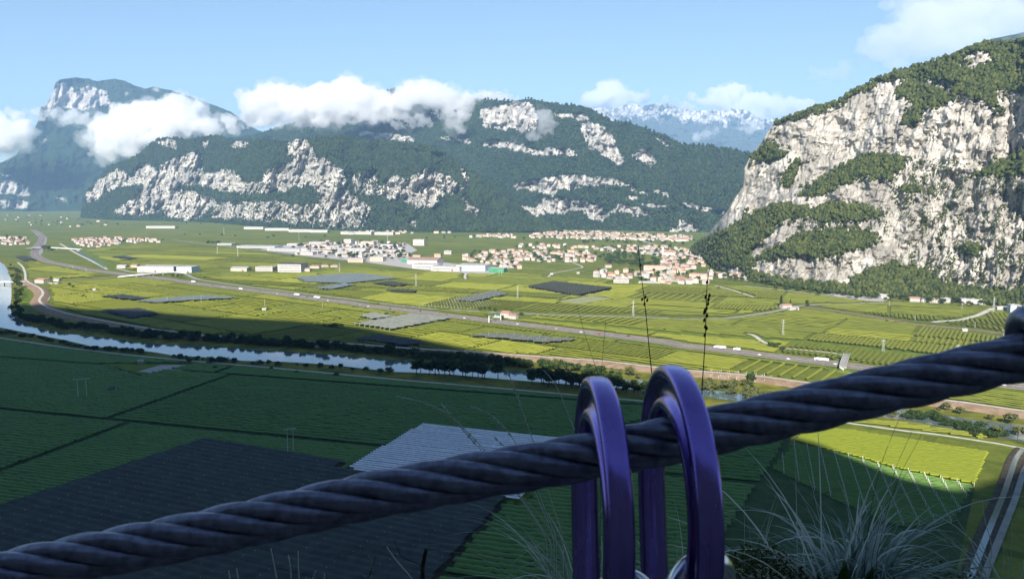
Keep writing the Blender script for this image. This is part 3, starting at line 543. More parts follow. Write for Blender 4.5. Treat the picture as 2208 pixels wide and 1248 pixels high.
class GridMask:
    """raster of the ground where no vines stand"""
    def __init__(s, x0, x1, y0, y1, c):
        s.x0, s.y0, s.c = x0, y0, c; s.nx = int((x1-x0)/c); s.ny = int((y1-y0)/c)
        gx, gy = np.meshgrid(x0+(np.arange(s.nx)+.5)*c, y0+(np.arange(s.ny)+.5)*c); s.m = np.zeros(gx.shape, bool); s.gx, s.gy = gx, gy
    def poly(s, p):
        xs_ = [q[0] for q in p]; ys_ = [q[1] for q in p]; i0, i1 = np.clip([(min(xs_)-s.x0)/s.c-1, (max(xs_)-s.x0)/s.c+2], 0, s.nx).astype(int); j0, j1 = np.clip([(min(ys_)-s.y0)/s.c-1, (max(ys_)-s.y0)/s.c+2], 0, s.ny).astype(int)
        if i1 > i0 and j1 > j0: s.m[j0:j1, i0:i1] |= inpoly(s.gx[j0:j1, i0:i1], s.gy[j0:j1, i0:i1], p)
    def line(s, l, w):
        d = np.hypot(*np.diff(l, axis=0).T); 
        for k in range(len(l)-1):
            n = max(1, int(d[k]/(w*.4))); 
            for t_ in np.arange(n)/n:
                s.disc(*(l[k]+(l[k+1]-l[k])*t_), w/2)
    def disc(s, x, y, r):
        i0, i1 = np.clip([(x-r-s.x0)/s.c, (x+r-s.x0)/s.c+1], 0, s.nx).astype(int); j0, j1 = np.clip([(y-r-s.y0)/s.c, (y+r-s.y0)/s.c+1], 0, s.ny).astype(int)
        if i1 > i0 and j1 > j0: s.m[j0:j1, i0:i1] |= (s.gx[j0:j1, i0:i1]-x)**2+(s.gy[j0:j1, i0:i1]-y)**2 < r*r
    def __call__(s, x, y):
        i = ((x-s.x0)/s.c).astype(int); j = ((y-s.y0)/s.c).astype(int); ok = (i >= 0) & (i < s.nx) & (j >= 0) & (j < s.ny); r = np.ones(x.shape, bool); r[ok] = s.m[j[ok], i[ok]]; return r
MASK = GridMask(-1700, 1900, 200, 3100, 3.2)
for p in EXCL_W+[RIVER_W]: MASK.poly(p)
for l, w in LINES: MASK.line(l, w+5)
MASK.poly([tuple(q) for q in G(*np.array([(1120, 684), (1300, 699), (1468, 717), (1737, 734), (1905, 753), (2040, 768), (2200, 790), (2200, 798), (2040, 776), (1905, 760), (1737, 741), (1468, 724), (1300, 706), (1150, 692)], float).T)])
MASK.poly([tuple(q) for q in G(*np.array([(560, 538), (640, 524), (760, 522), (880, 526), (900, 540), (870, 552), (1000, 572), (1090, 580), (1060, 592), (960, 588), (880, 578), (790, 566), (690, 556), (620, 546)], float).T)])
for px_, py_, r_ in [(92, 607, 45), (1100, 684, 34), (1082, 692, 22), (1705, 663, 26), (1716, 660, 30), (365, 586, 95), (325, 584, 60), (520, 583, 75), (575, 583, 60), (628, 583, 75), (690, 574, 30), (720, 574, 30), (1190, 592, 22), (1250, 590, 22), (1305, 578, 16), (1345, 608, 30), (1395, 608, 30), (1340, 612, 30), (2090, 660, 60), (2150, 662, 60), (2195, 672, 50), (1825, 785, 22), (2080, 713, 16), (202, 626, 12), (571, 669, 12), (880, 688, 12)]:
    MASK.disc(*G(px_, py_), r_)
def vine_mat(name, a, b):
    t = NT(name); v = t.coord(); n = t.noise(v, .9, 3, .7); m_ = t.noise(v, .03, 4); f = t.math('ADD', t.math('MULTIPLY', n, .45), t.math('ADD', t.math('MULTIPLY', t.attr('tone'), .4), t.math('MULTIPLY', m_, .25)))
    t.base(t.ramp(f, [(.25, a), (.85, b)])); t.rough(.85, .2); return t.mat
M_vine_near = vine_mat('vine_leaf_shade_tint', (.055, .13, .036), (.145, .25, .06))  # vine leaf for the shaded near fields, cool tone of the shade put into its colour
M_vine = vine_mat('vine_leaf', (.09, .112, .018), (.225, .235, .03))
def vine_rows(name, label, poly_px, ang, plot, spacing, wid, hgt, seed, mat=M_vine, tone=None, gap=5.0, seglen=5.0, turn=.35, mask=True, posts=None, jit=1.0):
    """rows of pergola vines; the area is cut into plots, some with the rows turned by a right angle"""
    rg_ = np.random.default_rng(seed); pw = [tuple(q) for q in G(*np.array(poly_px, float).T)]; pa = np.array(pw)
    ca, sa = math.cos(ang), math.sin(ang); U = pa[:, 0]*ca+pa[:, 1]*sa; V = -pa[:, 0]*sa+pa[:, 1]*ca
    V_, F_, T_ = [], [], []; off = 0; ENDS = []
    v0 = V.min()
    while v0 < V.max():
        vh = plot[1]*rg_.uniform(.6, 1.5); u0 = U.min()-rg_.uniform(0, plot[0])
        while u0 < U.max():
            uw = plot[0]*rg_.uniform(.6, 1.5); tn = rg_.uniform(0, 1) if tone is None else np.clip(tone+rg_.normal(0, .07), 0, 1); tu = rg_.random() < turn
            sp_ = spacing*rg_.uniform(.85, 1.2)*(rg_.choice([1, 1, 1.5, 2.0]) if turn > 0 else 1); wd = wid*rg_.uniform(.8, 1.1)
            a0, a1, b0, b1 = (u0, u0+uw-gap, v0, v0+vh-gap) if not tu else (v0, v0+vh-gap, u0, u0+uw-gap)
            rows_ = np.arange(b0+sp_/2, b1, sp_); ns = max(2, int((a1-a0)/seglen)+1); al = np.linspace(a0, a1, ns)
            if len(rows_):
                AA, BB = np.meshgrid(al, rows_); uu, vv = (AA, BB) if not tu else (BB, AA)
                x = uu*ca-vv*sa; y = uu*sa+vv*ca; ok = inpoly(x, y, pw)
                if mask and ok.any(): ok &= ~MASK(x, y)
                run = ok[:, :-1] & ok[:, 1:]
                if run.any():
                    dx, dy = (-sa, ca) if not tu else (ca, sa)      # across the row
                    h = hgt*(1+rg_.normal(0, .10*jit, x.shape)); w_ = wd*(1+rg_.normal(0, .09*jit, x.shape)); k = x.size
                    prof = [(-.5, .55), (-.28, .98), (.28, 1.0), (.5, .55)]
                    P = np.stack([np.stack([x+dx*o_*w_, y+dy*o_*w_, h*z_*(1+rg_.normal(0, .06*jit, x.shape))], -1) for o_, z_ in prof], 2).reshape(-1, 4, 3)
                    r_i, c_i = np.nonzero(run); i0 = (r_i*ns+c_i)*4; i1 = i0+4
                    used = np.zeros(k*4, bool); fs = []
                    for q in range(3): fs.append(np.stack([i0+q, i1+q, i1+q+1, i0+q+1], -1))
                    fs = np.concatenate(fs); used[fs.ravel()] = True; re = np.cumsum(used)-1
                    V_.append(P.reshape(-1, 3)[used]); F_.append(re[fs]+off); T_.append(np.full(used.sum(), tn)+rg_.normal(0, .06, used.sum())); off += used.sum()
                    if posts is not None: ENDS.append((x[ok], y[ok]))
            u0 += uw
        v0 += vh
    me = mesh_fast(name, np.concatenate(V_), np.concatenate(F_), False, {'tone': np.concatenate(T_)})
    o = ob(name, me, mat, kind='stuff', label=label); return o
A_near = math.atan2(-.28, .96)
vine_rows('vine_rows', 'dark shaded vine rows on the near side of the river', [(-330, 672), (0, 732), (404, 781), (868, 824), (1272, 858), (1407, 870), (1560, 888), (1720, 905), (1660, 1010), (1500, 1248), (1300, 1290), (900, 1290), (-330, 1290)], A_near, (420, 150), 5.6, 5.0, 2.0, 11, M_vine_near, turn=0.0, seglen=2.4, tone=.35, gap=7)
vine_rows('vine_rows', 'vine rows between the far levee and the motorway', [(123, 668), (100, 612), (300, 598), (428, 616), (740, 656), (1137, 706), (1468, 750), (1804, 790), (2107, 828), (2300, 850), (2300, 905), (2074, 871), (1744, 829), (1518, 804), (1137, 769), (868, 752), (437, 724), (236, 695)], math.atan2(-.58, .81), (150, 75), 6.0, 4.4, 2.4, 12, turn=.3, seglen=7)
vine_rows('vine_rows', 'vine rows between the motorway and the road beside it', [(430, 610), (740, 648), (1067, 690), (1137, 698), (1468, 742), (1804, 782), (2208, 831), (2400, 850), (2400, 760), (2208, 735), (2000, 705), (1737, 667), (1569, 690), (1120, 679), (740, 645)], math.atan2(-.55, .83), (170, 80), 6.0, 4.5, 2.4, 13, turn=.3, seglen=8)
vine_rows('vine_rows', 'vine rows in mid valley below the village', [(430, 600), (640, 588), (880, 585), (1100, 590), (1270, 600), (1520, 618), (1600, 618), (1680, 628), (1780, 640), (1900, 652), (2010, 655), (2208, 672), (2300, 690), (2300, 735), (2107, 708), (1905, 683), (1740, 658), (1569, 683), (1225, 675), (1040, 668), (855, 655), (601, 623)], math.atan2(-.42, .9), (190, 90), 6.5, 5.0, 2.5, 14, turn=.4, seglen=10, gap=6)
vine_rows('vine_rows', 'vine rows on the far plain between motorway and industrial estate', [(262, 578), (180, 540), (360, 524), (470, 533), (660, 558), (770, 575), (880, 588), (640, 590), (430, 600), (320, 588)], math.atan2(-.35, .93), (260, 120), 8.5, 6.4, 2.6, 21, turn=.4, seglen=22, gap=8)
vine_rows('vine_rows', 'vine rows west of the river bend under the dark cliffs', [(100, 604), (150, 600), (280, 592), (250, 586), (140, 570), (80, 562), (40, 566), (62, 600)], math.atan2(-.5, .85), (200, 90), 6.5, 5, 2.4, 15, turn=.3, seglen=12)
M_vine_b = vine_mat('vine_leaf_bright', (.135, .18, .014), (.22, .25, .024))
vine_rows('vine_rows', 'bright green smooth vineyard in the sun at the canal corner', BRIGHT, math.atan2(-.3, .95), (900, 900), 3.0, 2.85, 2.1, 16, M_vine_b, .75, 3, 2.0, 0, False, jit=.4)
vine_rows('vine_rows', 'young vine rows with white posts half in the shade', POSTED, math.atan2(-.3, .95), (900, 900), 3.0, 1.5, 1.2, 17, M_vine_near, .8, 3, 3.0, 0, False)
vine_rows('vine_rows', 'sunlit strip of vines between near levee and riverbank hedge', [(1760, 893), (1960, 915), (2130, 940), (2130, 950), (1960, 926), (1760, 902)], math.atan2(-.3, .95), (900, 900), 4.5, 2.6, 2.2, 18, M_vine, .6, 3, 4.0, 0, False)
for p, c_, lb in LAWNS:
    structure('young_vineyard_ground', polymesh('young_vineyard', p, .9), mat2('young_vineyard', tuple(k*.8 for k in c_), tuple(k*1.1 for k in c_), .15))
# concrete posts of the young vineyard
M_post = mat2('concrete_post', (.5, .48, .44), (.64, .62, .57), 2, .85)
def posts(name, label, poly_px, ang, dU, dV, h, w, mat=M_post, jit=.1, z0=0):
    pw = [tuple(q) for q in G(*np.array(poly_px, float).T)]; pa = np.array(pw); ca, sa = math.cos(ang), math.sin(ang); U = pa[:, 0]*ca+pa[:, 1]*sa; V = -pa[:, 0]*sa+pa[:, 1]*ca; m = MB()
    for u in np.arange(U.min(), U.max(), dU):
        for v_ in np.arange(V.min(), V.max(), dV):
            x, y = u*ca-v_*sa, u*sa+v_*ca
            if inpoly(np.array(x), np.array(y), pw): m.box((x+random.gauss(0, jit), y+random.gauss(0, jit), z0+h/2), (w, w, h))
    return ob(name, m.mesh(name, mat), kind='stuff', label=label)
posts('trellis_posts', 'rows of white concrete posts in the young vineyard half in shade', POSTED, math.atan2(-.3, .95), 9.5, 4.5, 3.4, .36)
posts('trellis_posts', 'line of white posts in the sunlit field near the overpass', [(1520, 800), (1665, 812), (1660, 826), (1520, 815)], math.atan2(-.6, .8), 9, 5, 4, .3)
posts('trellis_posts', 'white posts along the field before the motorway at the right edge', [(2044, 842), (2208, 864), (2208, 868), (2044, 846)], math.atan2(-.32, .95), 6, 30, 4.2, .5)
posts('trellis_posts', 'white posts of the vine rows under the road in mid valley', [(870, 662), (1000, 640), (1090, 660), (1000, 668)], math.atan2(-.5, .85), 14, 9, 3.6, .28)

# ------------------------------------------------------------------ hail nets: one thing per field, a strip for each row
NETM = {'white': mat2('net_white', (.6, .6, .65), (.8, .8, .84), .4, .8), 'dark': mat2('net_charcoal', (.028, .036, .036), (.05, .062, .058), .15, .9), 'black': mat2('net_black', (.035, .037, .03), (.06, .065, .045), .15, .9),
        'blue': mat2('net_blue', (.12, .15, .15), (.18, .21, .205), .12, .8), 'grey': mat2('net_grey', (.19, .2, .16), (.27, .28, .23), .15, .8), 'greypost': mat2('net_grey_dark', (.1, .11, .09), (.17, .18, .15), .2, .8)}
for poly, key, lb in NETS:
    pw = [tuple(q) for q in G(*np.array(poly, float).T)]; pa = np.array(pw); ctr = pa.mean(0)
    e = pa[1]-pa[0] if key == 'white' else pa[2]-pa[1] if key == 'dark' and pa[:, 1].min() < 700 else pa[np.argmax(pa[:, 0])]-pa[0]
    ang = math.atan2(e[1], e[0]); ca, sa = math.cos(ang), math.sin(ang); big = key == 'white'; sp_ = 4.3 if big else 7.0 if pa[:, 1].min() < 700 else 9.0
    U = pa[:, 0]*ca+pa[:, 1]*sa; V = -pa[:, 0]*sa+pa[:, 1]*ca; H = 4.2
    root = empty('hail_net', (ctr[0], ctr[1], 0), label=lb, cat='hail net', group='netted fields'); pm = MB()
    for v_ in np.arange(V.min()+sp_/2, V.max(), sp_):
        uu = np.arange(U.min(), U.max(), 2.0); ok = inpoly(uu*ca-v_*sa, uu*sa+v_*ca, pw)
        if ok.sum() < 3: continue
        a, b = uu[ok][0], uu[ok][-1]; m = MB(); hw = sp_*(.40 if big else .49); sag = .5 if big else .35
        nsg = max(2, int((b-a)/25)); us = np.linspace(a, b, nsg+1); vs_, fs = [], []
        for k, u in enumerate(us):
            dz = random.gauss(0, .06)
            for o_, z_ in ((-hw, H-sag), (0, H), (hw, H-sag)): vs_.append(((u*ca-(v_+o_)*sa)-ctr[0], (u*sa+(v_+o_)*ca)-ctr[1], z_+dz))
        for k in range(nsg):
            for q in (0, 1): fs.append((k*3+q+3, k*3+q, k*3+q+1, k*3+q+4))
        m.raw(vs_, fs); ob('net_strip', m.mesh('net_strip', NETM[key]), parent=root)
        dpu = 12 if key == 'greypost' else 24
        for u in np.arange(a, b, dpu): pm.box(((u*ca-v_*sa)-ctr[0], (u*sa+v_*ca)-ctr[1], (H+.6)/2), (.22, .22, H+(1.2 if key == 'greypost' else .3)))
    ob('net_posts', pm.mesh('net_posts', M_post), parent=root, kind='stuff')
    tm = polymesh('crop', poly, .1); tm.transform(__import__('mathutils').Matrix.Translation((-ctr[0], -ctr[1], 0))); ob('ground_cover', tm, M_dirt_dark if key in ('dark', 'black') else M_meadow, parent=root)
# ------------------------------------------------------------------ trees
M_bark = mat2('bark', (.06, .045, .03), (.12, .09, .065), 1.5, .95, .1)
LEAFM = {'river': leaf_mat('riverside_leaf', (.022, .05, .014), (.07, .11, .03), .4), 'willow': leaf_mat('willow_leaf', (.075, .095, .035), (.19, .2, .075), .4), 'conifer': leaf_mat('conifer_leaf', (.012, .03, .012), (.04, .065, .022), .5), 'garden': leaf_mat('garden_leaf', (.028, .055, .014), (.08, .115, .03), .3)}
def crown_verts(kind, n, rg_):
    """leaf-sized faces spread through the crown; unit height"""
    V, F = [], []
    if kind in ('broad', 'bush', 'tall'):
        H0, H1, RX = {'broad': (.22, 1, .36), 'bush': (.02, .95, .62), 'tall': (.16, 1, .24)}[kind]
        lobes = []
        for _ in range(11):
            a = rg_.uniform(0, 6.283); r_ = RX*math.sqrt(rg_.uniform(0, .55)); z_ = rg_.uniform(H0+.14, H1-.14); k = 1-abs((z_-H0)/(H1-H0)-.45)*1.1
            lobes.append((r_*k*math.cos(a), r_*k*math.sin(a), z_, RX*rg_.uniform(.36, .58)*max(.5, k)))
        for _ in range(n):
            lx, ly, lz, lr = lobes[rg_.integers(len(lobes))]; d = rg_.normal(0, 1, 3); d /= np.linalg.norm(d); q = np.array((lx, ly, lz))+d*lr*rg_.uniform(.72, 1.08)*np.array((1, 1, .85)); q[2] = max(q[2], .03)
            s_ = .055*rg_.uniform(.6, 1.5)*(1.25 if kind == 'bush' else 1); nrm = d+rg_.normal(0, .6, 3); nrm /= np.linalg.norm(nrm); a = np.cross(nrm, (0, 0, 1.0)); a /= np.linalg.norm(a)+1e-6; b = np.cross(nrm, a); i = len(V)
            V += [q+a*s_, q+b*s_*rg_.uniform(.6, 1.2), q-a*s_*rg_.uniform(.6, 1.1), q-b*s_]; F.append((i, i+1, i+2, i+3))
    else:
        RX = {'cone': .2, 'cypress': .085}[kind]
        for _ in range(n):
            t_ = rg_.uniform(0, 1)**1.3; z_ = .06+.94*t_; r_ = RX*(1-t_)**(.8 if kind == 'cone' else .45)*rg_.uniform(.45, 1.1)+.008; a = rg_.uniform(0, 6.283); q = np.array((r_*math.cos(a), r_*math.sin(a), z_)); s_ = .045*rg_.uniform(.6, 1.4)
            d = np.array((math.cos(a), math.sin(a), -.6)); b = np.array((-math.sin(a), math.cos(a), 0)); i = len(V); V += [q+d*s_, q+b*s_*.7, q-d*s_, q-b*s_*.7]; F.append((i, i+1, i+2, i+3))
    return np.array(V), np.array(F)
TREES = {}
def tree_meshes(kind, leaf, n, seeds):
    for s_ in seeds:
        rg_ = np.random.default_rng(s_); V, F = crown_verts(kind, n, rg_)
        cm = mesh_fast('crown', V, F, False, {'tone': np.repeat(rg_.uniform(0, 1, len(F)), 4)}); cm.materials.append(LEAFM[leaf])
        m = MB(); top = .62 if kind != 'bush' else .4; base_r = .022 if kind != 'bush' else .03
        m.tube([(0, 0, 0), (.01, .005, top*.5), (0, .01, top)], [base_r, base_r*.75, base_r*.3], 6)
        for k in range(4):
            a = k*1.6+s_; m.tube([(0, 0, top*(.45+.1*k)), (.1*math.cos(a), .1*math.sin(a), top*(.65+.1*k)), (.17*math.cos(a), .17*math.sin(a), top*(.85+.1*k))], [.009, .007, .003], 4)
        TREES.setdefault((kind, leaf), []).append((m.mesh('trunk', M_bark), cm))
for kd, lf_, n_ in (('broad', 'river', 520), ('bush', 'river', 420), ('tall', 'river', 520), ('broad', 'willow', 520), ('bush', 'willow', 420), ('broad', 'garden', 260), ('bush', 'garden', 260), ('cone', 'conifer', 300), ('cypress', 'conifer', 260)): tree_meshes(kd, lf_, n_, [1, 2, 3])
NTREE = 0
def tree(kind, leaf, px, py, h, label, group, sx=1.0, name=None, xy=None, z=0.0):
    global NTREE; NTREE += 1
    tm, cm = TREES[(kind, leaf)][NTREE % 3]; g = G(px, py) if xy is None else xy
    r = empty(name or {'broad': 'tree', 'tall': 'tree', 'bush': 'shrub', 'cone': 'conifer', 'cypress': 'cypress_tree'}[kind], (g[0], g[1], z), random.uniform(0, 6.28), label=label, cat='shrub' if kind == 'bush' else 'tree', group=group)
    r.scale = (h*sx, h*sx, h); ob('trunk', tm, parent=r); ob('crown', cm, parent=r); return r
def along(pts, n, jx=3, jy=1.2):
    p = np.array(pts, float); d = np.concatenate([[0], np.cumsum(np.hypot(*np.diff(p, axis=0).T))])
    for t_ in (np.arange(n)+.5)/n*d[-1]: yield np.interp(t_, d, p[:, 0])+random.gauss(0, jx), np.interp(t_, d, p[:, 1])+random.gauss(0, jy)
# hedge of trees on the far bank, in the shade
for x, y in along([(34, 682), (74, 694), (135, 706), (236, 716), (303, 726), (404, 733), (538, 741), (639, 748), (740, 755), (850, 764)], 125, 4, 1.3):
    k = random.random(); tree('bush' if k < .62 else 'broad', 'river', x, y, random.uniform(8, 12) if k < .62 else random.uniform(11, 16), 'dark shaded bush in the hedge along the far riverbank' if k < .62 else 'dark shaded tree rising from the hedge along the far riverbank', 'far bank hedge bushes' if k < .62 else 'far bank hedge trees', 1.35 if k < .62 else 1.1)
for x, y in along([(26, 570), (33, 590), (38, 610), (40, 630), (38, 650), (34, 668), (44, 684)], 30, 5, 3):
    tree('broad' if random.random() < .6 else 'bush', 'garden', x, y, random.uniform(9, 15), 'sunlit tree on the outer bank of the river bend', 'trees on the river bend', 1.2, name='tree')
for x, y in along([(850, 767), (930, 774), (1010, 780), (1090, 787), (1180, 795), (1300, 808)], 34, 5, 2.0):
    tree('bush', 'river', x, y, random.uniform(9, 13), 'dark shaded bush on the far bank behind the tall trees', 'far bank bushes behind the tall trees', 1.3)
for x, y in along([(-60, 704), (0, 714), (60, 724), (130, 737), (205, 752)], 22, 4, 1.2):
    tree('bush', 'river', x, y+3, random.uniform(4, 7), 'low dark bush on the near bank at the river bend', 'near bank bushes at the left', 1.6)
for x, y in along([(205, 754), (270, 757), (318, 762)], 9, 4, 1): tree('bush', 'river', x, y, random.uniform(5, 8), 'dark bush on the near bank above the gravel yard', 'near bank bushes above the gravel yard', 1.3)
for x, y in ((375, 770), (388, 771), (402, 772), (425, 774), (438, 775), (475, 777), (487, 778), (505, 779), (545, 783), (560, 783), (580, 785), (600, 786), (640, 787), (660, 788), (690, 789), (715, 792), (735, 793), (760, 796), (790, 797), (820, 800), (838, 802)):
    tree('bush' if random.random() < .7 else 'broad', 'river', x, y+3, random.uniform(4, 8.5), 'single dark bush on the near riverbank in mid picture', 'bushes spaced along the near bank', 1.2, name='shrub')
for x, y, h in ((455, 783, 9), (408, 780, 6), (463, 795, 4), (585, 797, 4), (640, 805, 4), (725, 811, 5)): tree('bush', 'river', x, y, h, 'lone round bush beside the near levee track', 'lone bushes at the near levee', 1.2)
for x, y in along([(893, 806), (925, 808), (945, 810), (965, 810), (985, 812), (1010, 813), (1040, 815), (1068, 817)], 15, 4, 1.2):
    tree('tall' if random.random() < .6 else 'broad', 'river', x, y, random.uniform(15, 22), 'tall dark tree in the riverside row left of the water gap', 'tall trees left of the water gap', 1.25)
for x, y in along([(1150, 826), (1200, 831), (1250, 836), (1300, 840), (1330, 844)], 30, 6, 3):
    tree('tall' if random.random() < .6 else 'broad', 'river', x, y, random.uniform(15, 21), 'tall dark tree in the riverside thicket behind the carabiners', 'tall trees behind the carabiners', 1.3)
for x, y in along([(1345, 848), (1395, 853)], 6, 4, 1): tree('tall', 'river', x, y, random.uniform(12, 18), 'dark tree by the water between the two carabiners', 'trees between the carabiners', 1.2)
# sunlit willows and scrub
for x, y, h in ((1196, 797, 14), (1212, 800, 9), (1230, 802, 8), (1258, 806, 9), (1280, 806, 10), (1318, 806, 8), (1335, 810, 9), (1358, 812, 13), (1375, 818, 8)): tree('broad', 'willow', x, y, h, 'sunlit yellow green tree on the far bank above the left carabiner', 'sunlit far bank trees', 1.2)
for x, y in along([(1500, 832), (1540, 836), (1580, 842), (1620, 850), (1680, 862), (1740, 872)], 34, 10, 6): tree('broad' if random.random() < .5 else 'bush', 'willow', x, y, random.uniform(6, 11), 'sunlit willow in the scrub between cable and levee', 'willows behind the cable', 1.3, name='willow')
tree('broad', 'river', 1618, 832, 15, 'taller dark green tree standing out of the willows beyond the cable', 'trees beyond the cable', 1.1)
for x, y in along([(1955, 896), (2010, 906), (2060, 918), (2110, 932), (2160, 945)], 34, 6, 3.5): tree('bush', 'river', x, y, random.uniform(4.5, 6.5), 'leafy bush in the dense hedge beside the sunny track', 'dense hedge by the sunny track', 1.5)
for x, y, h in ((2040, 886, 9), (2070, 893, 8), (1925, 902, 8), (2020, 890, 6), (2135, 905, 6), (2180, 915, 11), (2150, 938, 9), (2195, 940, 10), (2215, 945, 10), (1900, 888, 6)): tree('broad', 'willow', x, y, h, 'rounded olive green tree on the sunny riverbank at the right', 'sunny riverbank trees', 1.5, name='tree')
for x, y, h in ((720, 706, 8), (735, 704, 6), (712, 705, 5), (700, 703, 4)): tree('bush', 'willow', x, y, h, 'sunlit shrub at the corner of the pale grey net', 'shrubs by the grey net', 1.3)
for x, y, h in ((440, 670, 4), (455, 671, 4), (468, 672, 4), (150, 618, 9), (158, 622, 8), (186, 643, 4), (180, 640, 5), (110, 603, 8), (1660, 750, 9), (1670, 752, 9), (1680, 748, 7), (1688, 754, 6), (1740, 655, 8), (1852, 812, 5), (1870, 806, 5), (1885, 810, 5), (1740, 660, 6), (373, 599, 9), (383, 600, 10), (392, 599, 8), (1035, 668, 6), (1045, 669, 7), (1055, 670, 7), (1068, 671, 6), (1125, 680, 6), (1082, 690, 9), (95, 540, 22), (105, 541, 20), (112, 543, 14)): tree('bush' if h < 7 else 'broad', 'garden', x, y, h, 'small tree or bush standing among the sunny fields', 'field bushes', 1.3, name='shrub')
tree('cypress', 'conifer', 1684, 661, 20, 'tall dark pointed conifer beside the lone farmhouse', None, 1.5)
tree('cypress', 'conifer', 1704, 659, 11, 'smaller pointed conifer just behind the lone farmhouse', None, 1.5)
# the wood inside the village and the tall conifer over it
wp = [(1284, 566), (1300, 553), (1330, 548), (1365, 548), (1400, 556), (1420, 566), (1418, 576), (1390, 580), (1340, 574), (1300, 570)]
k = 0
while k < 70:
    x, y = random.uniform(1284, 1420), random.uniform(548, 580)
    if inpoly(np.array(x), np.array(y), wp): tree('broad', 'garden', x, y, random.uniform(11, 17), 'leafy tree in the small wood amid the village roofs', 'wood amid the village', 1.5, name='wood_tree'); k += 1
tree('cone', 'conifer', 1376, 552, 34, 'tall dark conifer rising over the village roofs', None, 1.0)
for x, y in along([(1560, 598), (1640, 613), (1700, 622), (1780, 634), (1850, 641), (1950, 646), (2050, 652), (2120, 659)], 46, 6, 2.5): tree('broad', 'garden', x, y+2, random.uniform(8, 15), 'green tree in the belt along the foot of the limestone wall', 'trees at the foot of the wall', 1.4, name='cliff_foot_tree')
# ------------------------------------------------------------------ houses
WALLS = {'white': mat2('plaster_white', (.42, .39, .36), (.54, .51, .48), .3, .9), 'cream': mat2('plaster_cream', (.46, .39, .3), (.56, .48, .38), .3, .9), 'rose': mat2('plaster_rose', (.56, .42, .34), (.64, .5, .42), .3, .9), 'grey': mat2('plaster_grey', (.4, .39, .37), (.5, .49, .47), .3, .9), 'green': mat2('sheet_green', (.04, .2, .1), (.06, .27, .14), .2, .6), 'blue': mat2('sheet_blue', (.42, .5, .58), (.5, .58, .66), .2, .6)}
ROOFS = {'terracotta': mat2('tile_terracotta', (.27, .145, .105), (.39, .23, .17), .8, .9), 'brown': mat2('tile_brown', (.24, .15, .11), (.34, .23, .175), .8, .9), 'pale': mat2('roof_pale', (.34, .32, .31), (.44, .42, .41), .3, .85), 'grey': mat2('roof_grey', (.3, .3, .31), (.4, .4, .41), .3, .8), 'dark': mat2('roof_dark', (.06, .065, .075), (.1, .1, .115), .3, .7)}
M_win = mat2('window_dark', (.03, .035, .04), (.07, .08, .09), 1, .25, .6)
def house_parts(w, d, h, rise, hip, wm, rm, win=True, eave=.6):
    """gabled or hipped house, front towards -y; separate walls, roof and windows"""
    a, b = w/2, d/2; wb = MB(); wb.face([(-a, -b, 0), (a, -b, 0), (a, -b, h), (-a, -b, h)]); wb.face([(a, b, 0), (-a, b, 0), (-a, b, h), (a, b, h)])
    if hip: wb.face([(a, -b, 0), (a, b, 0), (a, b, h), (a, -b, h)]); wb.face([(-a, b, 0), (-a, -b, 0), (-a, -b, h), (-a, b, h)])
    else: wb.face([(a, -b, 0), (a, b, 0), (a, b, h), (a, 0, h+rise), (a, -b, h)]); wb.face([(-a, b, 0), (-a, -b, 0), (-a, -b, h), (-a, 0, h+rise), (-a, b, h)])
    rb = MB(); e = eave; s_ = rise/b; zl = h-e*s_; A, B = a+e, b+e; i = (b*.9 if hip else 0)
    rx = A-i if hip else A; top = h+rise+.12
    for z0 in (.14,):
        rb.face([(-A, -B, zl+z0), (A, -B, zl+z0), (rx, 0, top), (-rx, 0, top)]); rb.face([(A, B, zl+z0), (-A, B, zl+z0), (-rx, 0, top), (rx, 0, top)])
        if hip: rb.face([(A, -B, zl+z0), (A, B, zl+z0), (rx, 0, top)]); rb.face([(-A, B, zl+z0), (-A, -B, zl+z0), (-rx, 0, top)])
    for y_ in (-B, B): rb.face([(-A, y_, zl-.1), (A, y_, zl-.1), (A, y_, zl+.14), (-A, y_, zl+.14)])
    rb.box((a*.4, b*.25, h+rise+.2), (.9, .9, 1.4))
    nb = MB(); fl = max(1, int(h/2.9))
    for f_ in range(fl):
        for k in range(max(2, int(w/3.4))):
            n_ = max(2, int(w/3.4)); x = -a+(k+.5)*w/n_; z = 1.5+f_*2.9
            nb.box((x, -b-.02, z), (1.1, .1, 1.4))
        for k in range(max(1, int(d/4.2))):
            n_ = max(1, int(d/4.2)); y = -b+(k+.5)*d/n_
            for sx in (-1, 1): nb.box((sx*(a+.02), y, 1.5+f_*2.9), (.1, 1.0, 1.4))
    return wb, rb, nb
HOUSE = {}
def house_mesh(key):
    if key not in HOUSE:
        sz, wm, rm = key; w, d, h, rise, hip = {'small': (11, 9, 6.2, 2.2, False), 'wide': (17, 10, 6.6, 2.4, True), 'tall': (13, 11, 9.6, 2.2, True), 'long': (24, 11, 9, 2.6, False)}[sz]
        wb, rb, nb = house_parts(w, d, h, rise, hip, wm, rm); m = MB()
        for src, k in ((wb, 0), (rb, 1), (nb, 2)): m.raw(src.v, src.f, k)
        HOUSE[key] = m.mesh('house', [WALLS[wm], ROOFS[rm], M_win])
    return HOUSE[key]
SPOTS = []
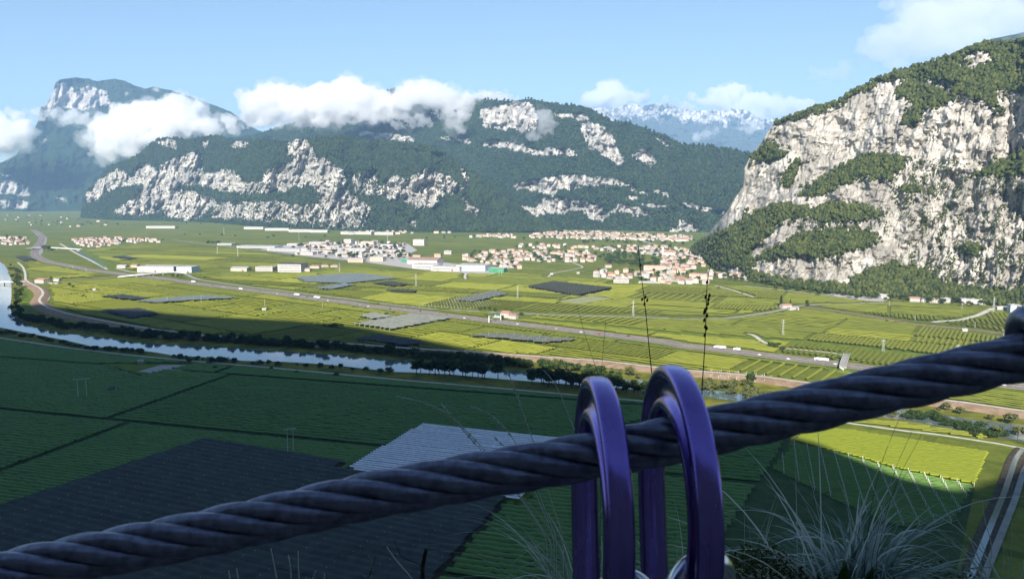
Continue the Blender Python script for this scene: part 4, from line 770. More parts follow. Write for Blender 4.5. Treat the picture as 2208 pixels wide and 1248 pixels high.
def village(poly, sx, sy, where, grp, wts=(.62, .22, .1, .06), rts=(.52, .26, .16, .06), tall=.3, trees=.2):
    ys_ = [p[1] for p in poly]; xs_ = [p[0] for p in poly]; y = min(ys_)
    while y < max(ys_):
        x = min(xs_)+random.uniform(0, sx)
        while x < max(xs_):
            qx, qy = x+random.gauss(0, sx*.18), y+random.gauss(0, sy*.3)
            if inpoly(np.array(qx), np.array(qy), poly):
                if random.random() < trees: SPOTS.append(('tree', qx, qy, where, grp))
                else:
                    sz = random.choices(('small', 'wide', 'tall', 'long'), (.4-.1*tall, .25, tall, .08))[0]
                    SPOTS.append((sz, qx, qy, where, grp, random.choices(('white', 'cream', 'rose', 'grey'), wts)[0], random.choices(('terracotta', 'brown', 'pale', 'grey'), rts)[0]))
            x += sx*random.uniform(.75, 1.25)
        y += sy
village([(1276, 592), (1300, 586), (1345, 588), (1385, 583), (1440, 582), (1500, 590), (1540, 602), (1528, 614), (1490, 612), (1440, 616), (1390, 611), (1345, 606), (1290, 600)], 15, 5.0, 'in the cluster below the wood', 'houses below the wood', trees=.34)
village([(985, 552), (1030, 543), (1110, 541), (1200, 545), (1285, 545), (1290, 556), (1275, 566), (1200, 566), (1130, 565), (1110, 572), (1150, 577), (1095, 582), (1060, 574), (1000, 562)], 12, 4.0, 'left of the village wood', 'houses left of the wood', trees=.28)
village([(1280, 535), (1370, 533), (1450, 532), (1510, 545), (1518, 575), (1470, 585), (1425, 580), (1425, 566), (1405, 553), (1365, 545), (1300, 547)], 11.5, 3.6, 'right of the village wood', 'houses right of the wood', trees=.27)
village([(1520, 584), (1560, 594), (1612, 604), (1600, 608), (1545, 601), (1520, 597)], 12, 5, 'at the limestone wall foot', 'houses at the wall foot', trees=.15)
village([(1112, 528), (1180, 526), (1250, 534), (1290, 532), (1280, 538), (1200, 538), (1112, 537)], 12, 4.5, 'in the row behind the village', 'houses behind the village', trees=.2)
village([(1010, 513), (1050, 506), (1110, 507), (1112, 514), (1060, 513)], 7, 2.6, 'in the small far hamlet', 'far hamlet houses', trees=.15)
village([(1140, 513), (1150, 505), (1230, 499), (1300, 501), (1400, 506), (1490, 511), (1500, 522), (1400, 520), (1300, 517), (1200, 515)], 7.5, 2.4, 'in the long far town', 'far town houses', trees=.2)
village([(146, 518), (190, 514), (260, 513), (352, 517), (352, 523), (270, 525), (232, 531), (190, 536), (170, 528)], 9, 3.4, 'in the motorway village', 'motorway village houses', trees=.08)
village([(-20, 512), (40, 511), (66, 516), (62, 526), (40, 530), (-20, 530)], 10, 4, 'left of the toll station', 'hamlet houses', trees=.22)
village([(730, 500), (900, 497), (1000, 499), (990, 503), (860, 505), (730, 506)], 14, 3.2, 'in line below the cliffs', 'houses below the cliffs', trees=.3)
village([(640, 530), (700, 522), (800, 522), (880, 528), (870, 545), (880, 560), (800, 562), (700, 552), (650, 545)], 13, 4.2, 'in the industrial estate', 'estate houses', wts=(.8, .14, .03, .03), rts=(.2, .2, .45, .15), tall=.4, trees=.5)
village([(0, 462), (120, 466), (250, 480), (220, 492), (60, 486), (0, 480)], 22, 6, 'scattered over the far plain', 'far plain houses', trees=.45)
SPOTS.sort(key=lambda s_: -s_[2])
nh = 0; rest = MB(); rest_mats = [WALLS['white'], WALLS['cream'], ROOFS['terracotta'], ROOFS['brown'], M_win]
for s_ in SPOTS:
    g = G(s_[1], s_[2])
    if s_[0] == 'tree':
        tree('broad' if random.random() < .8 else 'cone', 'garden' if True else '', s_[1], s_[2], random.uniform(7, 12), 'garden tree among the roofs '+s_[3], 'garden trees: '+s_[4], 1.3, name='tree') if False else None
        TM = TREES[('broad', 'garden')][nh % 3]
        r = ob('garden_tree', None, loc=(g[0], g[1], 0), rz=random.uniform(0, 6), label='garden tree among the roofs '+s_[3], cat='tree', group='garden trees '+s_[3]); hh = random.uniform(9, 15); r.scale = (hh*1.55, hh*1.55, hh); ob('trunk', TM[0], parent=r); ob('crown', TM[1], parent=r); continue
    rz = random.choice((0, 0, 1.57, .3, -.4, .8))+random.gauss(0, .12)-.3; nh += 1
    if nh <= 300:
        o = ob('house', house_mesh((s_[0], s_[5], s_[6])), loc=(g[0], g[1], 0), rz=rz, label=f"{s_[0]} {s_[5]} house with {s_[6]} roof {s_[3]}", cat='house', group=f"{s_[0]} {s_[5]} {s_[6]} {s_[4]}")
    else:
        w, d, h, rise, hip = {'small': (11, 9, 6.2, 2.2, False), 'wide': (17, 10, 6.6, 2.4, True), 'tall': (13, 11, 9.6, 2.2, True), 'long': (24, 11, 9, 2.6, False)}[s_[0]]
        wb, rb, nb = house_parts(w, d, h, rise, hip, 0, 0); ca, sa = math.cos(rz), math.sin(rz)
        for src, k in ((wb, 0 if s_[5] in ('white', 'grey') else 1), (rb, 2 if s_[6] in ('terracotta', 'pale') else 3)): rest.raw([(g[0]+x*ca-y*sa, g[1]+x*sa+y*ca, z) for x, y, z in src.v], src.f, k)
if rest.v: ob('far_houses', rest.mesh('far_houses', rest_mats), kind='stuff', label='mass of small far houses in the towns across the valley')

for ln_, n_, wh in (([(380, 512), (460, 508), (560, 513), (700, 512)], 8, 'far field trees before the white sheds'), ([(900, 515), (1000, 512), (1120, 520)], 8, 'far field trees before the hamlet'), ([(1240, 524), (1330, 523), (1480, 527)], 26, 'hedge trees between the far town and the village'), ([(60, 478), (150, 484), (280, 489)], 10, 'far trees on the plain at the left'), ([(380, 480), (480, 484), (580, 490)], 22, 'trees along the foot of the front cliffs'), ([(445, 527), (476, 527)], 5, 'clump left of the grey greenhouses')):
    for x, y in along(ln_, n_, 12, 1.5): tree('broad', 'garden', x, y, random.uniform(9, 16), 'dark tree, '+wh, wh, 1.6, name='far_tree')
# ------------------------------------------------------------------ single buildings with their parts
def building(name, label, cat, px, py, w, d, h, rise, rz, wm, rm, hip=False, flat=False, group=None, win=True, doors=0, bands=0):
    g = G(px, py); r = empty(name, (g[0], g[1], 0), rz, label=label, cat=cat, group=group)
    if flat:
        a, b = w/2, d/2; wb = MB(); wb.box((0, 0, h/2), (w, d, h)); ob('wall', wb.mesh('wall', WALLS[wm]), parent=r)
        rb = MB(); rb.box((0, 0, h+.25), (w+.6, d+.6, .5)); 
        for k in range(max(1, int(w/14))): rb.box((-a+7+k*14, random.uniform(-b*.5, b*.5), h+1.0), (random.uniform(2, 5), random.uniform(2, 4), 1.0))
        ob('roof', rb.mesh('roof', ROOFS[rm]), parent=r)
        for k in range(bands): ob('window', MB().box((0, -b-.03, h*(k+.6)/(bands+.2)), (w*.9, .12, 1.2)).mesh('window', M_win), parent=r)
    else:
        wb, rb, nb = house_parts(w, d, h, rise, hip, wm, rm); ob('wall', wb.mesh('wall', WALLS[wm]), parent=r); ob('roof', rb.mesh('roof', ROOFS[rm]), parent=r)
        if win:
            one = [nb.v[i:i+8] for i in range(0, len(nb.v), 8)]
            for q in one[:26]: ob('window', MB().raw(q, [(3, 2, 1, 0), (4, 5, 6, 7), (0, 1, 5, 4), (1, 2, 6, 5), (2, 3, 7, 6), (3, 0, 4, 7)]).mesh('window', M_win), parent=r)
    for k in range(doors): ob('door', MB().box((-w/2+(k+.5)*w/doors, -d/2-.05, 2.2), (min(5, w/doors*.5), .16, 4.4)).mesh('door', M_rail if k % 2 else ROOFS['grey']), parent=r)
    return r
def m_at(px, py): return depth(py)/FPX
B = building
# by the river bridge
B('farmhouse', 'large white house with red roof beside the river bridge', 'house', 91, 610, 27, 15, 8, 3.2, -.35, 'white', 'terracotta', True)
B('garage_shed', 'low pale shed with parked yard right of the bridge house', 'shed', 118, 613, 24, 10, 3.4, .8, -.2, 'white', 'pale', win=False, doors=3)
B('outbuilding', 'small white outbuilding behind the low shed near the bridge', 'shed', 124, 606, 14, 9, 4.5, 1.6, -.2, 'white', 'pale', win=False)
# white house by the gantry
B('farmhouse', 'white gabled house with red roof beside the motorway gantry', 'house', 1092, 684, 15, 11, 7.5, 3, -.5, 'white', 'terracotta')
B('house_annex', 'lower white annex at the right of the gantry house', 'house', 1107, 687, 13, 9, 5.5, 2, -.5, 'white', 'terracotta')
B('garden_shed', 'flat white shed left of the house by the gantry', 'shed', 1072, 684, 13, 7, 3.2, .6, -.4, 'white', 'pale', win=False)
# lone farmhouse
B('farmhouse', 'lone farmhouse with red roof below the dark conifers', 'house', 1694, 664, 18, 10, 5.2, 2.4, .2, 'white', 'terracotta')
B('farm_shed', 'white sheds on the road right of the lone farmhouse', 'shed', 1710, 668, 17, 9, 4, 1.2, .2, 'white', 'pale', win=False, doors=2)
# long white warehouse at the left and its neighbours
B('warehouse', 'long white warehouse with pale roof left of the motorway junction', 'warehouse', 347, 585, 98, 50, 14, 0, -.12, 'white', 'pale', flat=True, doors=3)
B('warehouse_annex', 'blue fronted hall at the right end of the long white warehouse', 'warehouse', 406, 586, 40, 40, 14, 0, -.12, 'blue', 'pale', flat=True, doors=2)
B('workshop', 'small pale workshop left of the long white warehouse', 'workshop', 265, 578, 26, 14, 7, 2, -.2, 'white', 'pale')
B('workshop', 'ochre house between workshop and long white warehouse', 'house', 292, 578, 18, 13, 9, 2, -.2, 'cream', 'terracotta')
B('winery_hall', 'modern winery hall with dark roof and white gable in mid valley', 'warehouse', 632, 585, 62, 44, 20, 0, -.15, 'white', 'dark', flat=True, bands=3)
B('winery_hall', 'low white winery wing left of the dark roofed hall', 'warehouse', 575, 584, 46, 30, 11, 0, -.15, 'white', 'pale', flat=True, bands=2)
B('winery_hall', 'grey roofed winery shed at the left end of the group', 'warehouse', 520, 584, 44, 26, 8, 3, -.15, 'cream', 'grey', doors=2)
B('house', 'first red roofed villa right of the winery', 'house', 680, 578, 26, 14, 6, 2.5, -.1, 'white', 'terracotta', True)
B('house', 'second red roofed villa right of the winery', 'house', 700, 577, 20, 13, 6.5, 2.5, .2, 'white', 'terracotta', True)
B('house', 'third red roofed villa furthest right of the winery', 'house', 722, 577, 20, 13, 6, 2.5, -.1, 'white', 'terracotta', True)
B('house', 'small square white house in front of the red roofed villas', 'house', 664, 585, 13, 10, 7, 2.4, -.1, 'white', 'terracotta', True)
# industrial estate
B('factory', 'white factory hall with long window band in front of the village', 'factory', 922, 578, 70, 45, 11, 0, -.25, 'white', 'pale', flat=True, bands=1, doors=2)
B('factory', 'second white factory hall in front of the village, nearer the green shed', 'factory', 965, 583, 78, 40, 11, 0, -.25, 'white', 'pale', flat=True, bands=1, doors=2)
B('factory', 'silver factory hall left of the green shed', 'factory', 1022, 582, 78, 60, 14, 0, -.25, 'blue', 'pale', flat=True, bands=1)
B('green_shed', 'bright green shed at the edge of the village', 'shed', 1074, 587, 40, 30, 11, 0, -.3, 'green', 'grey', flat=True)
B('green_shed', 'small green hall behind the brown roofed factory', 'shed', 880, 565, 32, 24, 10, 0, -.3, 'green', 'grey', flat=True)
B('factory', 'large factory with wide brown roof in front of the village', 'factory', 918, 568, 90, 60, 12, 6, -.25, 'grey', 'brown', win=False)
for i, (px, py, w, d, h, wm, rm, lb) in enumerate([(560, 534, 150, 60, 7, 'grey', 'grey', 'long grey roofed hall at the left end of the industrial estate'), (620, 540, 120, 60, 7, 'grey', 'grey', 'second long grey roofed hall of the industrial estate'), (690, 527, 70, 40, 10, 'white', 'pale', 'white hall behind the trees of the industrial estate'), (660, 549, 60, 30, 9, 'white', 'pale', 'white hall nearest the road of the industrial estate'), (700, 545, 70, 30, 9, 'white', 'terracotta', 'red roofed block in the industrial estate'), (740, 552, 40, 24, 12, 'cream', 'pale', 'cream block in the industrial estate'), (760, 543, 110, 40, 12, 'white', 'pale', 'long white block in the middle of the industrial estate'), (830, 545, 90, 40, 10, 'white', 'pale', 'long white block nearest the village in the industrial estate'), (795, 531, 50, 30, 18, 'cream', 'pale', 'tall cream block behind the industrial estate'), (752, 527, 30, 26, 20, 'white', 'pale', 'tall white silo block behind the industrial estate'), (840, 531, 80, 40, 9, 'white', 'dark', 'dark roofed hall behind the industrial estate'), (905, 529, 44, 28, 22, 'white', 'pale', 'tall white block at the right end of the estate'), (770, 565, 46, 26, 10, 'rose', 'pale', 'rose coloured block at the front of the estate'), (815, 563, 40, 26, 13, 'cream', 'pale', 'cream block with tall windows at the front of the estate'), (720, 537, 50, 30, 11, 'white', 'grey', 'grey roofed hall among the trees of the estate'), (870, 552, 40, 24, 10, 'cream', 'pale', 'yellowish hall at the edge of the vines beside the estate'), (640, 529, 60, 40, 7, 'white', 'pale', 'low pale hall left of the estate trees'), (490, 528, 60, 40, 6, 'grey', 'grey', 'low grey greenhouse at the left end of the estate road'), (900, 557, 24, 18, 10, 'cream', 'terracotta', 'cream villa left of the brown roofed factory'), (945, 554, 20, 18, 10, 'cream', 'terracotta', 'square cream house alone in the vines before the village'), (967, 548, 24, 20, 11, 'white', 'pale', 'white square house at the left edge of the village'), (1340, 609, 34, 22, 7, 'white', 'pale', 'flat white winery below the near cluster of houses'), (1400, 612, 46, 18, 5, 'white', 'grey', 'long low white shed under the near cluster of houses'), (1505, 600, 40, 18, 11, 'rose', 'terracotta', 'long rose block at the right of the near cluster'), (1412, 585, 56, 20, 15, 'cream', 'terracotta', 'big cream building right below the village wood')]):
    B('industrial_hall' if w > 45 else 'block', lb, 'hall' if w > 45 else 'building', px, py, w, d, h, 0, -.2, wm, rm, flat=True, bands=2 if h > 9 else 1)
for x, y in [(random.uniform(625, 880), random.uniform(526, 560)) for _ in range(64)]: tree('broad', 'garden', x, y, random.uniform(10, 17), 'leafy tree between the halls of the industrial estate', 'trees of the industrial estate', 1.4, name='estate_tree')
# far sheds under the cliffs and the villa on the slope
for px, py, w, lb in [(350, 492, 170, 'long white shed alone under the left end of the front cliffs'), (550, 494, 110, 'white shed at the left of the line under the cliffs'), (600, 497, 130, 'second white shed of the line under the cliffs'), (650, 500, 120, 'third white shed of the line under the cliffs'), (690, 501, 90, 'fourth white shed of the line under the cliffs'), (770, 505, 150, 'long white hall under the dark gully of the cliffs'), (830, 506, 90, 'white hall right of the dark gully under the cliffs')]:
    B('far_shed', lb, 'shed', px, py, w, 40, 12, 0, -.1, 'white', 'pale', flat=True, bands=1)
# sheds at the right
B('warehouse', 'long white shed nearest the limestone wall at the right', 'warehouse', 2098, 655, 44, 16, 9, 0, -.2, 'white', 'pale', flat=True, doors=4)
B('warehouse', 'white shed with pale roof right of the lattice pylon', 'warehouse', 2150, 656, 36, 16, 8, 0, -.2, 'white', 'brown', flat=True, doors=3)
B('warehouse', 'low open white shed below the line of sheds at the right', 'warehouse', 2160, 667, 18, 10, 5, 0, -.2, 'white', 'grey', flat=True, doors=1)
B('silo_hall', 'tall pale metal hall at the right edge', 'warehouse', 2186, 672, 16, 14, 12, 0, -.2, 'blue', 'pale', flat=True)
B('silo_hall', 'grey hall cut by the dark anchor at the right edge', 'warehouse', 2207, 675, 16, 14, 11, 0, -.2, 'grey', 'pale', flat=True)
for px, py, lb in [(1972, 650, 'white house with red roof at the end of the quarry road'), (1995, 651, 'dark roofed house second along the wall foot road'), (2012, 652, 'brown roofed house third along the wall foot road'), (2036, 652, 'grey roofed house last along the wall foot road'), (1905, 643, 'small ochre house among trees above the quarry yard'), (2079, 714, 'little stone hut beside the railway'), (1311, 577, 'small orange roofed house alone below the village'), (1247, 590, 'white hut on the path below the village'), (1190, 592, 'white gabled hut beside the vines below the village'), (205, 626, 'tiny white hut in the sunny vines beyond the river'), (571, 669, 'tiny white hut at the edge of the shadow'), (305, 783, 'small white container above the gravel yard'), (243, 843, 'little dark hut in the shaded vines')]:
    sm = 'hut' in lb or 'container' in lb
    B('hut' if sm else 'house', lb, 'hut' if sm else 'house', px, py, 7 if sm else 17, 5 if sm else 10, 3 if sm else 6.5, 1.2 if sm else 2.3, random.uniform(-.4, .2), 'white' if 'dark' not in lb or not sm else 'grey', {'r': 'terracotta', 'd': 'dark', 'b': 'brown', 'g': 'grey'}.get(lb.split(' roofed')[0].split()[-1][0], 'terracotta') if 'roof' in lb else ('dark' if 'dark' in lb else 'pale'), win=not sm)
# villa standing on the slope
p = at(1125, 489, 4350); vr = empty('hillside_villa', p, label='long white villa on the wooded slope above the far town', cat='villa')
m = MB(); m.box((0, 0, 0), (75, 30, 16)); m.box((-30, 0, 10), (14, 24, 10)); m.box((30, 0, 10), (14, 24, 10)); ob('wall', m.mesh('wall', WALLS['cream']), parent=vr); ob('roof', MB().box((0, 0, 8.6), (44, 31, 1)).mesh('roof', ROOFS['terracotta']), parent=vr)
p = at(1185, 484, 4250); vr = empty('chapel', p, label='small white chapel alone in the woods right of the slope villa', cat='chapel'); ob('wall', MB().box((0, 0, 2), (12, 12, 14)).mesh('wall', WALLS['white']), parent=vr); ob('roof', MB().box((0, 0, 10.5), (13, 13, 3), taper=.2).mesh('roof', ROOFS['brown']), parent=vr)
# church with tower
g = G(1443, 553); vr = empty('church', (g[0], g[1], 0), -.2, label='big white church with tower among the village roofs', cat='church')
wb, rb, nb = house_parts(34, 18, 14, 6, False, 0, 0); ob('nave', wb.mesh('nave', WALLS['white']), parent=vr); ob('roof', rb.mesh('roof', ROOFS['terracotta']), parent=vr)
tw = ob('tower', MB().box((-20, 0, 15), (7, 7, 30)).mesh('tower', WALLS['white']), parent=vr); ob('spire', MB().box((-20, 0, 34), (7.6, 7.6, 8), taper=.05).mesh('spire', ROOFS['brown']), parent=tw)

# ------------------------------------------------------------------ masts, poles, bridges, gantry
M_steel = mat2('galvanised_steel', (.42, .44, .43), (.55, .57, .56), .5, .55, .4)
def lattice(px, py, h, label, w=3.0, arms=2):
    g = G(px, py); r = empty('lattice_pylon', (g[0], g[1], 0), random.uniform(-.4, .4), label=label, cat='pylon', group='lattice pylons'); m = MB(); n = int(h/2.6); t_ = .2
    def pt(k, s_): q = w/2*(1-.82*k/n); return (s_[0]*q, s_[1]*q, h*k/n)
    C4 = ((-1, -1), (1, -1), (1, 1), (-1, 1))
    for s_ in C4: m.tube([pt(0, s_), pt(n, s_)], t_*.55, 4)
    for k in range(n):
        for i in range(4):
            m.tube([pt(k, C4[i]), pt(k+1, C4[(i+1) % 4])], t_*.35, 3, cap=False); m.tube([pt(k, C4[(i+1) % 4]), pt(k+1, C4[i])], t_*.35, 3, cap=False)
    ob('mast', m.mesh('mast', M_steel), parent=r)
    for a in range(arms):
        z = h*(.97-.13*a); b = MB(); L = 2.6+.5*a; b.tube([(-L, 0, z), (0, 0, z+.7), (L, 0, z)], .11, 4); b.tube([(-L, 0, z), (L, 0, z)], .11, 4); ob('cross_arm', b.mesh('cross_arm', M_steel), parent=r)
for a in [(1688, 726, 24, 'slim lattice pylon in the vines above the passing lorry'), (2142, 673, 26, 'broad lattice pylon by the sheds at the right'), (1904, 757, 15, 'short lattice pylon on the grass strip right of the overpass'), (2065, 764, 12, 'small lattice pylon just above the cable at the right'), (897, 619, 28, 'thin lattice mast in mid valley before the factories'), (1116, 646, 26, 'lattice pylon beside the grey net with white posts'), (1365, 681, 25, 'lattice pylon above the straight road in mid valley'), (513, 554, 26, 'lattice mast standing in the green field left of the estate'), (469, 549, 24, 'second lattice mast at the left in the green field'), (483, 507, 36, 'far lattice mast near the foot of the cliffs'), (732, 588, 24, 'lattice mast right of the red roofed villas'), (645, 520, 40, 'tall thin mast behind the industrial estate'), (836, 524, 36, 'mast standing over the roofs of the industrial estate')]: lattice(*a)
def hframe(px, py, h, sp_, label):
    g = G(px, py); r = empty('power_pole_pair', (g[0], g[1], 0), .35, label=label, cat='power pole', group='double power poles')
    for s_ in (-1, 1): ob('pole', MB().tube([(s_*sp_/2, 0, 0), (s_*sp_/2, 0, h)], [.34, .26], 6).mesh('pole', M_post), parent=r)
    ob('cross_arm', MB().box((0, 0, h-.3), (sp_*2.0, .4, .4)).mesh('cross_arm', M_post), parent=r)
    for x in (-sp_*.95, 0, sp_*.95): ob('insulator', MB().tube([(x, 0, h-.4), (x, 0, h-1.5)], .12, 5).mesh('insulator', M_steel), parent=r)
hframe(178, 857, 19, 7.5, 'pair of pale poles in the shaded vines at the left'); hframe(627, 984, 22, 4.2, 'pair of pale poles standing before the dark net'); hframe(2168, 724, 9, 7, 'pair of short poles above the cable at the right'); hframe(1079, 595, 14, 7, 'pair of white legs below the green shed')
for px, py, h, lb in [(571, 661, 13, 'single pole at the edge of the white vines beyond the shadow'), (434, 654, 13, 'single pole before the wide blue net'), (361, 652, 11, 'single pole in front of the blue net at the left'), (199, 643, 11, 'single pole left of the dark net in the sun'), (695, 667, 12, 'single pole right of the vines with many posts'), (1917, 660, 10, 'pole beside the quarry road end'), (2074, 667, 11, 'pole left of the lattice pylon at the sheds'), (1992, 658, 9, 'pole beneath the houses of the wall foot road'), (2102, 707, 9, 'pole on the railway bank'), (1973, 691, 9, 'pole near the railway bend')]:
    g = G(px, py); o = empty('utility_pole', (g[0], g[1], 0), label=lb, cat='pole'); ob('shaft', MB().tube([(0, 0, 0), (0, 0, h)], [.22, .14], 6).mesh('shaft', M_post), parent=o); ob('cross_arm', MB().box((0, 0, h-.5), (2, .15, .15)).mesh('cross_arm', M_steel), parent=o)
M_conc = mat2('bridge_concrete', (.4, .38, .35), (.52, .5, .46), .4, .85)
def bridge(name, label, pts, w, z0, piers, rail=1.1, thick=1.0):
    q = np.array(pts, float); t_ = np.linspace(0, 1, 15); d = np.linspace(0, 1, len(q)); x = np.interp(t_, d, q[:, 0]); y = np.interp(t_, d, q[:, 1]); zz = np.interp(t_, d, np.array(z0, float)); L = np.array([G(a, b, c_) for a, b, c_ in zip(x, y, zz)])
    r = empty(name, (L[7][0], L[7][1], 0), label=label, cat='bridge'); L = L-L[7]
    def sweep(prof, nm, mt):
        t2 = np.gradient(L, axis=0); t2 /= np.hypot(t2[:, 0], t2[:, 1])[:, None]; n_ = np.stack([-t2[:, 1], t2[:, 0]], -1); P = np.array([np.concatenate([L+n_*o_, (zz+h_)[:, None]], 1) for o_, h_ in prof]); rr, cc = P.shape[:2]; idx = np.arange(rr*cc).reshape(rr, cc)
        f = np.stack([idx[1:, :-1], idx[1:, 1:], idx[:-1, 1:], idx[:-1, :-1]], -1).reshape(-1, 4); ob(nm, mesh_fast(nm, P.reshape(-1, 3), f), mt, parent=r)
    a = w/2; sweep([(-a, -thick), (-a, 0), (a, 0), (a, -thick), (-a, -thick)], 'deck', M_conc)
    sweep([(-a+.6, .03), (a-.6, .03)], 'carriageway', M_asph2)
    for s_ in (-1, 1): sweep([(s_*(a-.3), 0), (s_*(a-.3), rail), (s_*(a-.05), rail), (s_*(a-.05), 0)], 'parapet', M_steel)
    for k in piers: ob('pier', MB().box((L[k][0], L[k][1], (zz[k]-thick)/2), (w*.7, 1.4, zz[k]-thick-.05), math.atan2(*(L[min(k+1, 14)]-L[k-1])[::-1])+1.57).mesh('pier', M_conc), parent=r)
bridge('overpass', 'curved concrete overpass crossing the motorway above the cable', [(1826, 762), (1824, 768), (1819, 782), (1817, 791), (1820, 797)], 7.5, [3, 6.4, 6.6, 5, 2], (3, 5, 7, 9))
bridge('motorway_overpass', 'low overpass carrying the road across the motorway at the left', [(255, 597), (300, 592), (340, 588), (375, 586), (402, 589)], 11, [1.5, 6, 6.5, 6, 1.5], (3, 6, 8, 11))
bridge('river_bridge', 'pale road bridge over the river at the left edge', [(-60, 609), (-20, 608), (20, 607.5), (54, 607)], 8, [6, 6, 6, 4.2], (2, 5, 8, 11), 1.1, 1.4)
bridge('toll_overpass', 'pale overpass across the motorway at the toll station', [(58, 536), (75, 534), (94, 533), (130, 535), (175, 538)], 12, [6, 7, 7, 6, 2], (3, 7, 10))
# earth ramps of the overpass
for c_, s_ in (((1826, 763), 1), ((1819, 800), 1)):
    g = G(*c_); structure('overpass_ramp_earth', MB().box((g[0], g[1], .9), (30, 22, 1.8), -.4, taper=.35).mesh('ramp', M_meadow), None)
# gantry
ix = int(np.argmin(np.abs((MOT[:, 0]/MOT[:, 1])-float(ray(1066, 694)[0])))); g = MOT[ix]; tn = MOT[ix+1]-MOT[ix-1]; ga = math.atan2(tn[1], tn[0])
gr = empty('sign_gantry', (g[0], g[1], .9), ga, label='tall white sign gantry spanning the motorway beside the white house', cat='gantry')
for s_ in (-1, 1): ob('post', MB().box((0, s_*15, 5), (1.1, 1.1, 10)).mesh('post', M_line), parent=gr)
ob('beam', MB().box((0, 0, 10.2), (1.2, 32, 1.2)).mesh('beam', M_steel), parent=gr)
for s_ in (-1, 1): ob('sign_panel', MB().box((.75, s_*7, 9.6), (.2, 9, 3.4)).mesh('sign_panel', mat2('sign_back', (.1, .2, .17), (.14, .26, .22), .5, .6)), parent=gr)
# ------------------------------------------------------------------ vehicles on the motorway
M_tyre = mat2('tyre', (.02, .02, .02), (.03, .03, .03), 3, .9); PAINT = {'white': mat2('paint_white', (.72, .72, .72), (.78, .78, .78), 1, .4, .5), 'red': mat2('paint_red', (.4, .03, .03), (.45, .04, .04), 1, .4, .5), 'silver': mat2('paint_silver', (.45, .46, .47), (.5, .51, .52), 1, .4, .5), 'black': mat2('paint_black', (.02, .02, .025), (.03, .03, .035), 1, .4, .5), 'blue': mat2('paint_blue', (.05, .08, .2), (.06, .1, .25), 1, .4, .5)}
def wheel_mesh(r_, w): 
    m = MB(); m.tube([(0, -w/2, 0), (0, w/2, 0)], r_, 10); return m.mesh('wheel', M_tyre)
WH = wheel_mesh(.33, .22); WHT = wheel_mesh(.52, .5)
CARB, CARW = {}, None
def car_mesh(c_):
    if c_ not in CARB:
        prof = [(-2.1, .35), (-2.15, .8), (-1.9, .95), (-1.0, 1.0), (-.5, 1.42), (.9, 1.45), (1.6, 1.0), (2.1, .9), (2.12, .35)]; m = MB(); n_ = len(prof)
        def w(z): return .86 if z < 1.05 else .68
        m.raw([(x, -w(z), z) for x, z in prof]+[(x, w(z), z) for x, z in prof], [(i, i+1, i+1+n_, i+n_) for i in range(n_-1)]+[tuple(range(n_))[::-1], tuple(range(n_, 2*n_))]); CARB[c_] = m.mesh('body', PAINT[c_])
    return CARB[c_]
gm_ = MB()
for s_ in (-1, 1): gm_.raw([(-.85, s_*.79, 1.03), (1.35, s_*.79, 1.03), (.85, s_*.71, 1.38), (-.45, s_*.71, 1.38)], [(0, 1, 2, 3) if s_ < 0 else (3, 2, 1, 0)])
gm_.raw([(1.58, -.6, 1.06), (1.58, .6, 1.06), (1.0, .55, 1.43), (1.0, -.55, 1.43)], [(0, 1, 2, 3)]); CARW = gm_.mesh('window', M_win)
def on_motorway(px, lane):
    i = int(np.argmin(np.abs((MOT[:, 0]/MOT[:, 1])-(px-CX)/FPX/1.0*1.0/(CP+0)) if False else np.abs(CX+FPX*(MOT[:, 0]/(MOT[:, 1]*CP+CAM_Z*SP))-px))); i = min(max(i, 1), len(MOT)-2); t2 = MOT[i+1]-MOT[i-1]; t2 = t2/np.hypot(*t2); n_ = np.array((-t2[1], t2[0])); p_ = MOT[i]+n_*lane; return p_, math.atan2(t2[1], t2[0])+(0 if lane < 0 else math.pi)
def car(px, lane, c_, label):
    p_, a = on_motorway(px, lane); r = empty('car', (p_[0], p_[1], .92), a, label=label, cat='car', group='cars on the motorway'); ob('body', car_mesh(c_), parent=r); ob('window', CARW, parent=r)
    for x in (-1.3, 1.3):
        for y in (-.8, .8): ob('wheel', WH, parent=r, loc=(x, y, .33))
TRM = {}
def truck(px, lane, L, c_, label):
    p_, a = on_motorway(px, lane); r = empty('lorry', (p_[0], p_[1], .92), a, label=label, cat='lorry', group='lorries on the motorway')
    if (L, c_) not in TRM: TRM[(L, c_)] = (MB().box((-1.6, 0, 2.55), (L-3.2, 2.5, 2.8)).mesh('trailer', PAINT['white']), MB().box((L/2-1.45, 0, 1.9), (2.1, 2.4, 2.7), taper=.93).mesh('cab', PAINT[c_]), MB().box((-1, 0, .85), (L-2.4, 1.0, .4)).mesh('chassis', PAINT['black']), MB().box((L/2-.42, 0, 2.55), (.08, 2.0, .9)).mesh('windscreen', M_win))
    for nm, me in zip(('trailer', 'cab', 'chassis', 'windscreen'), TRM[(L, c_)]): ob(nm, me, parent=r)
    for x in (L/2-1.6, -L/2+1.4, -L/2+2.7, -L/2+4.0):
        for y in (-1.0, 1.0): ob('wheel', WHT, parent=r, loc=(x, y, .52))
for px, lane, L, c_, lb in [(1767, 6.5, 17, 'white', 'long white lorry passing just left of the overpass'), (1549, 6.5, 16, 'white', 'white lorry on the motorway right of the dark stalk'), (1586, 6.5, 9, 'white', 'short white box lorry following the lorry by the dark stalk'), (678, 6.5, 17, 'white', 'white lorry on the motorway right of the convoy'), (632, 6.5, 16, 'white', 'first white lorry of the convoy near the bend'), (412, 6.5, 16, 'white', 'white lorry just past the left motorway bridge'), (525, -7, 11, 'white', 'short white lorry on the near carriageway')]: truck(px, lane, L, c_, lb)
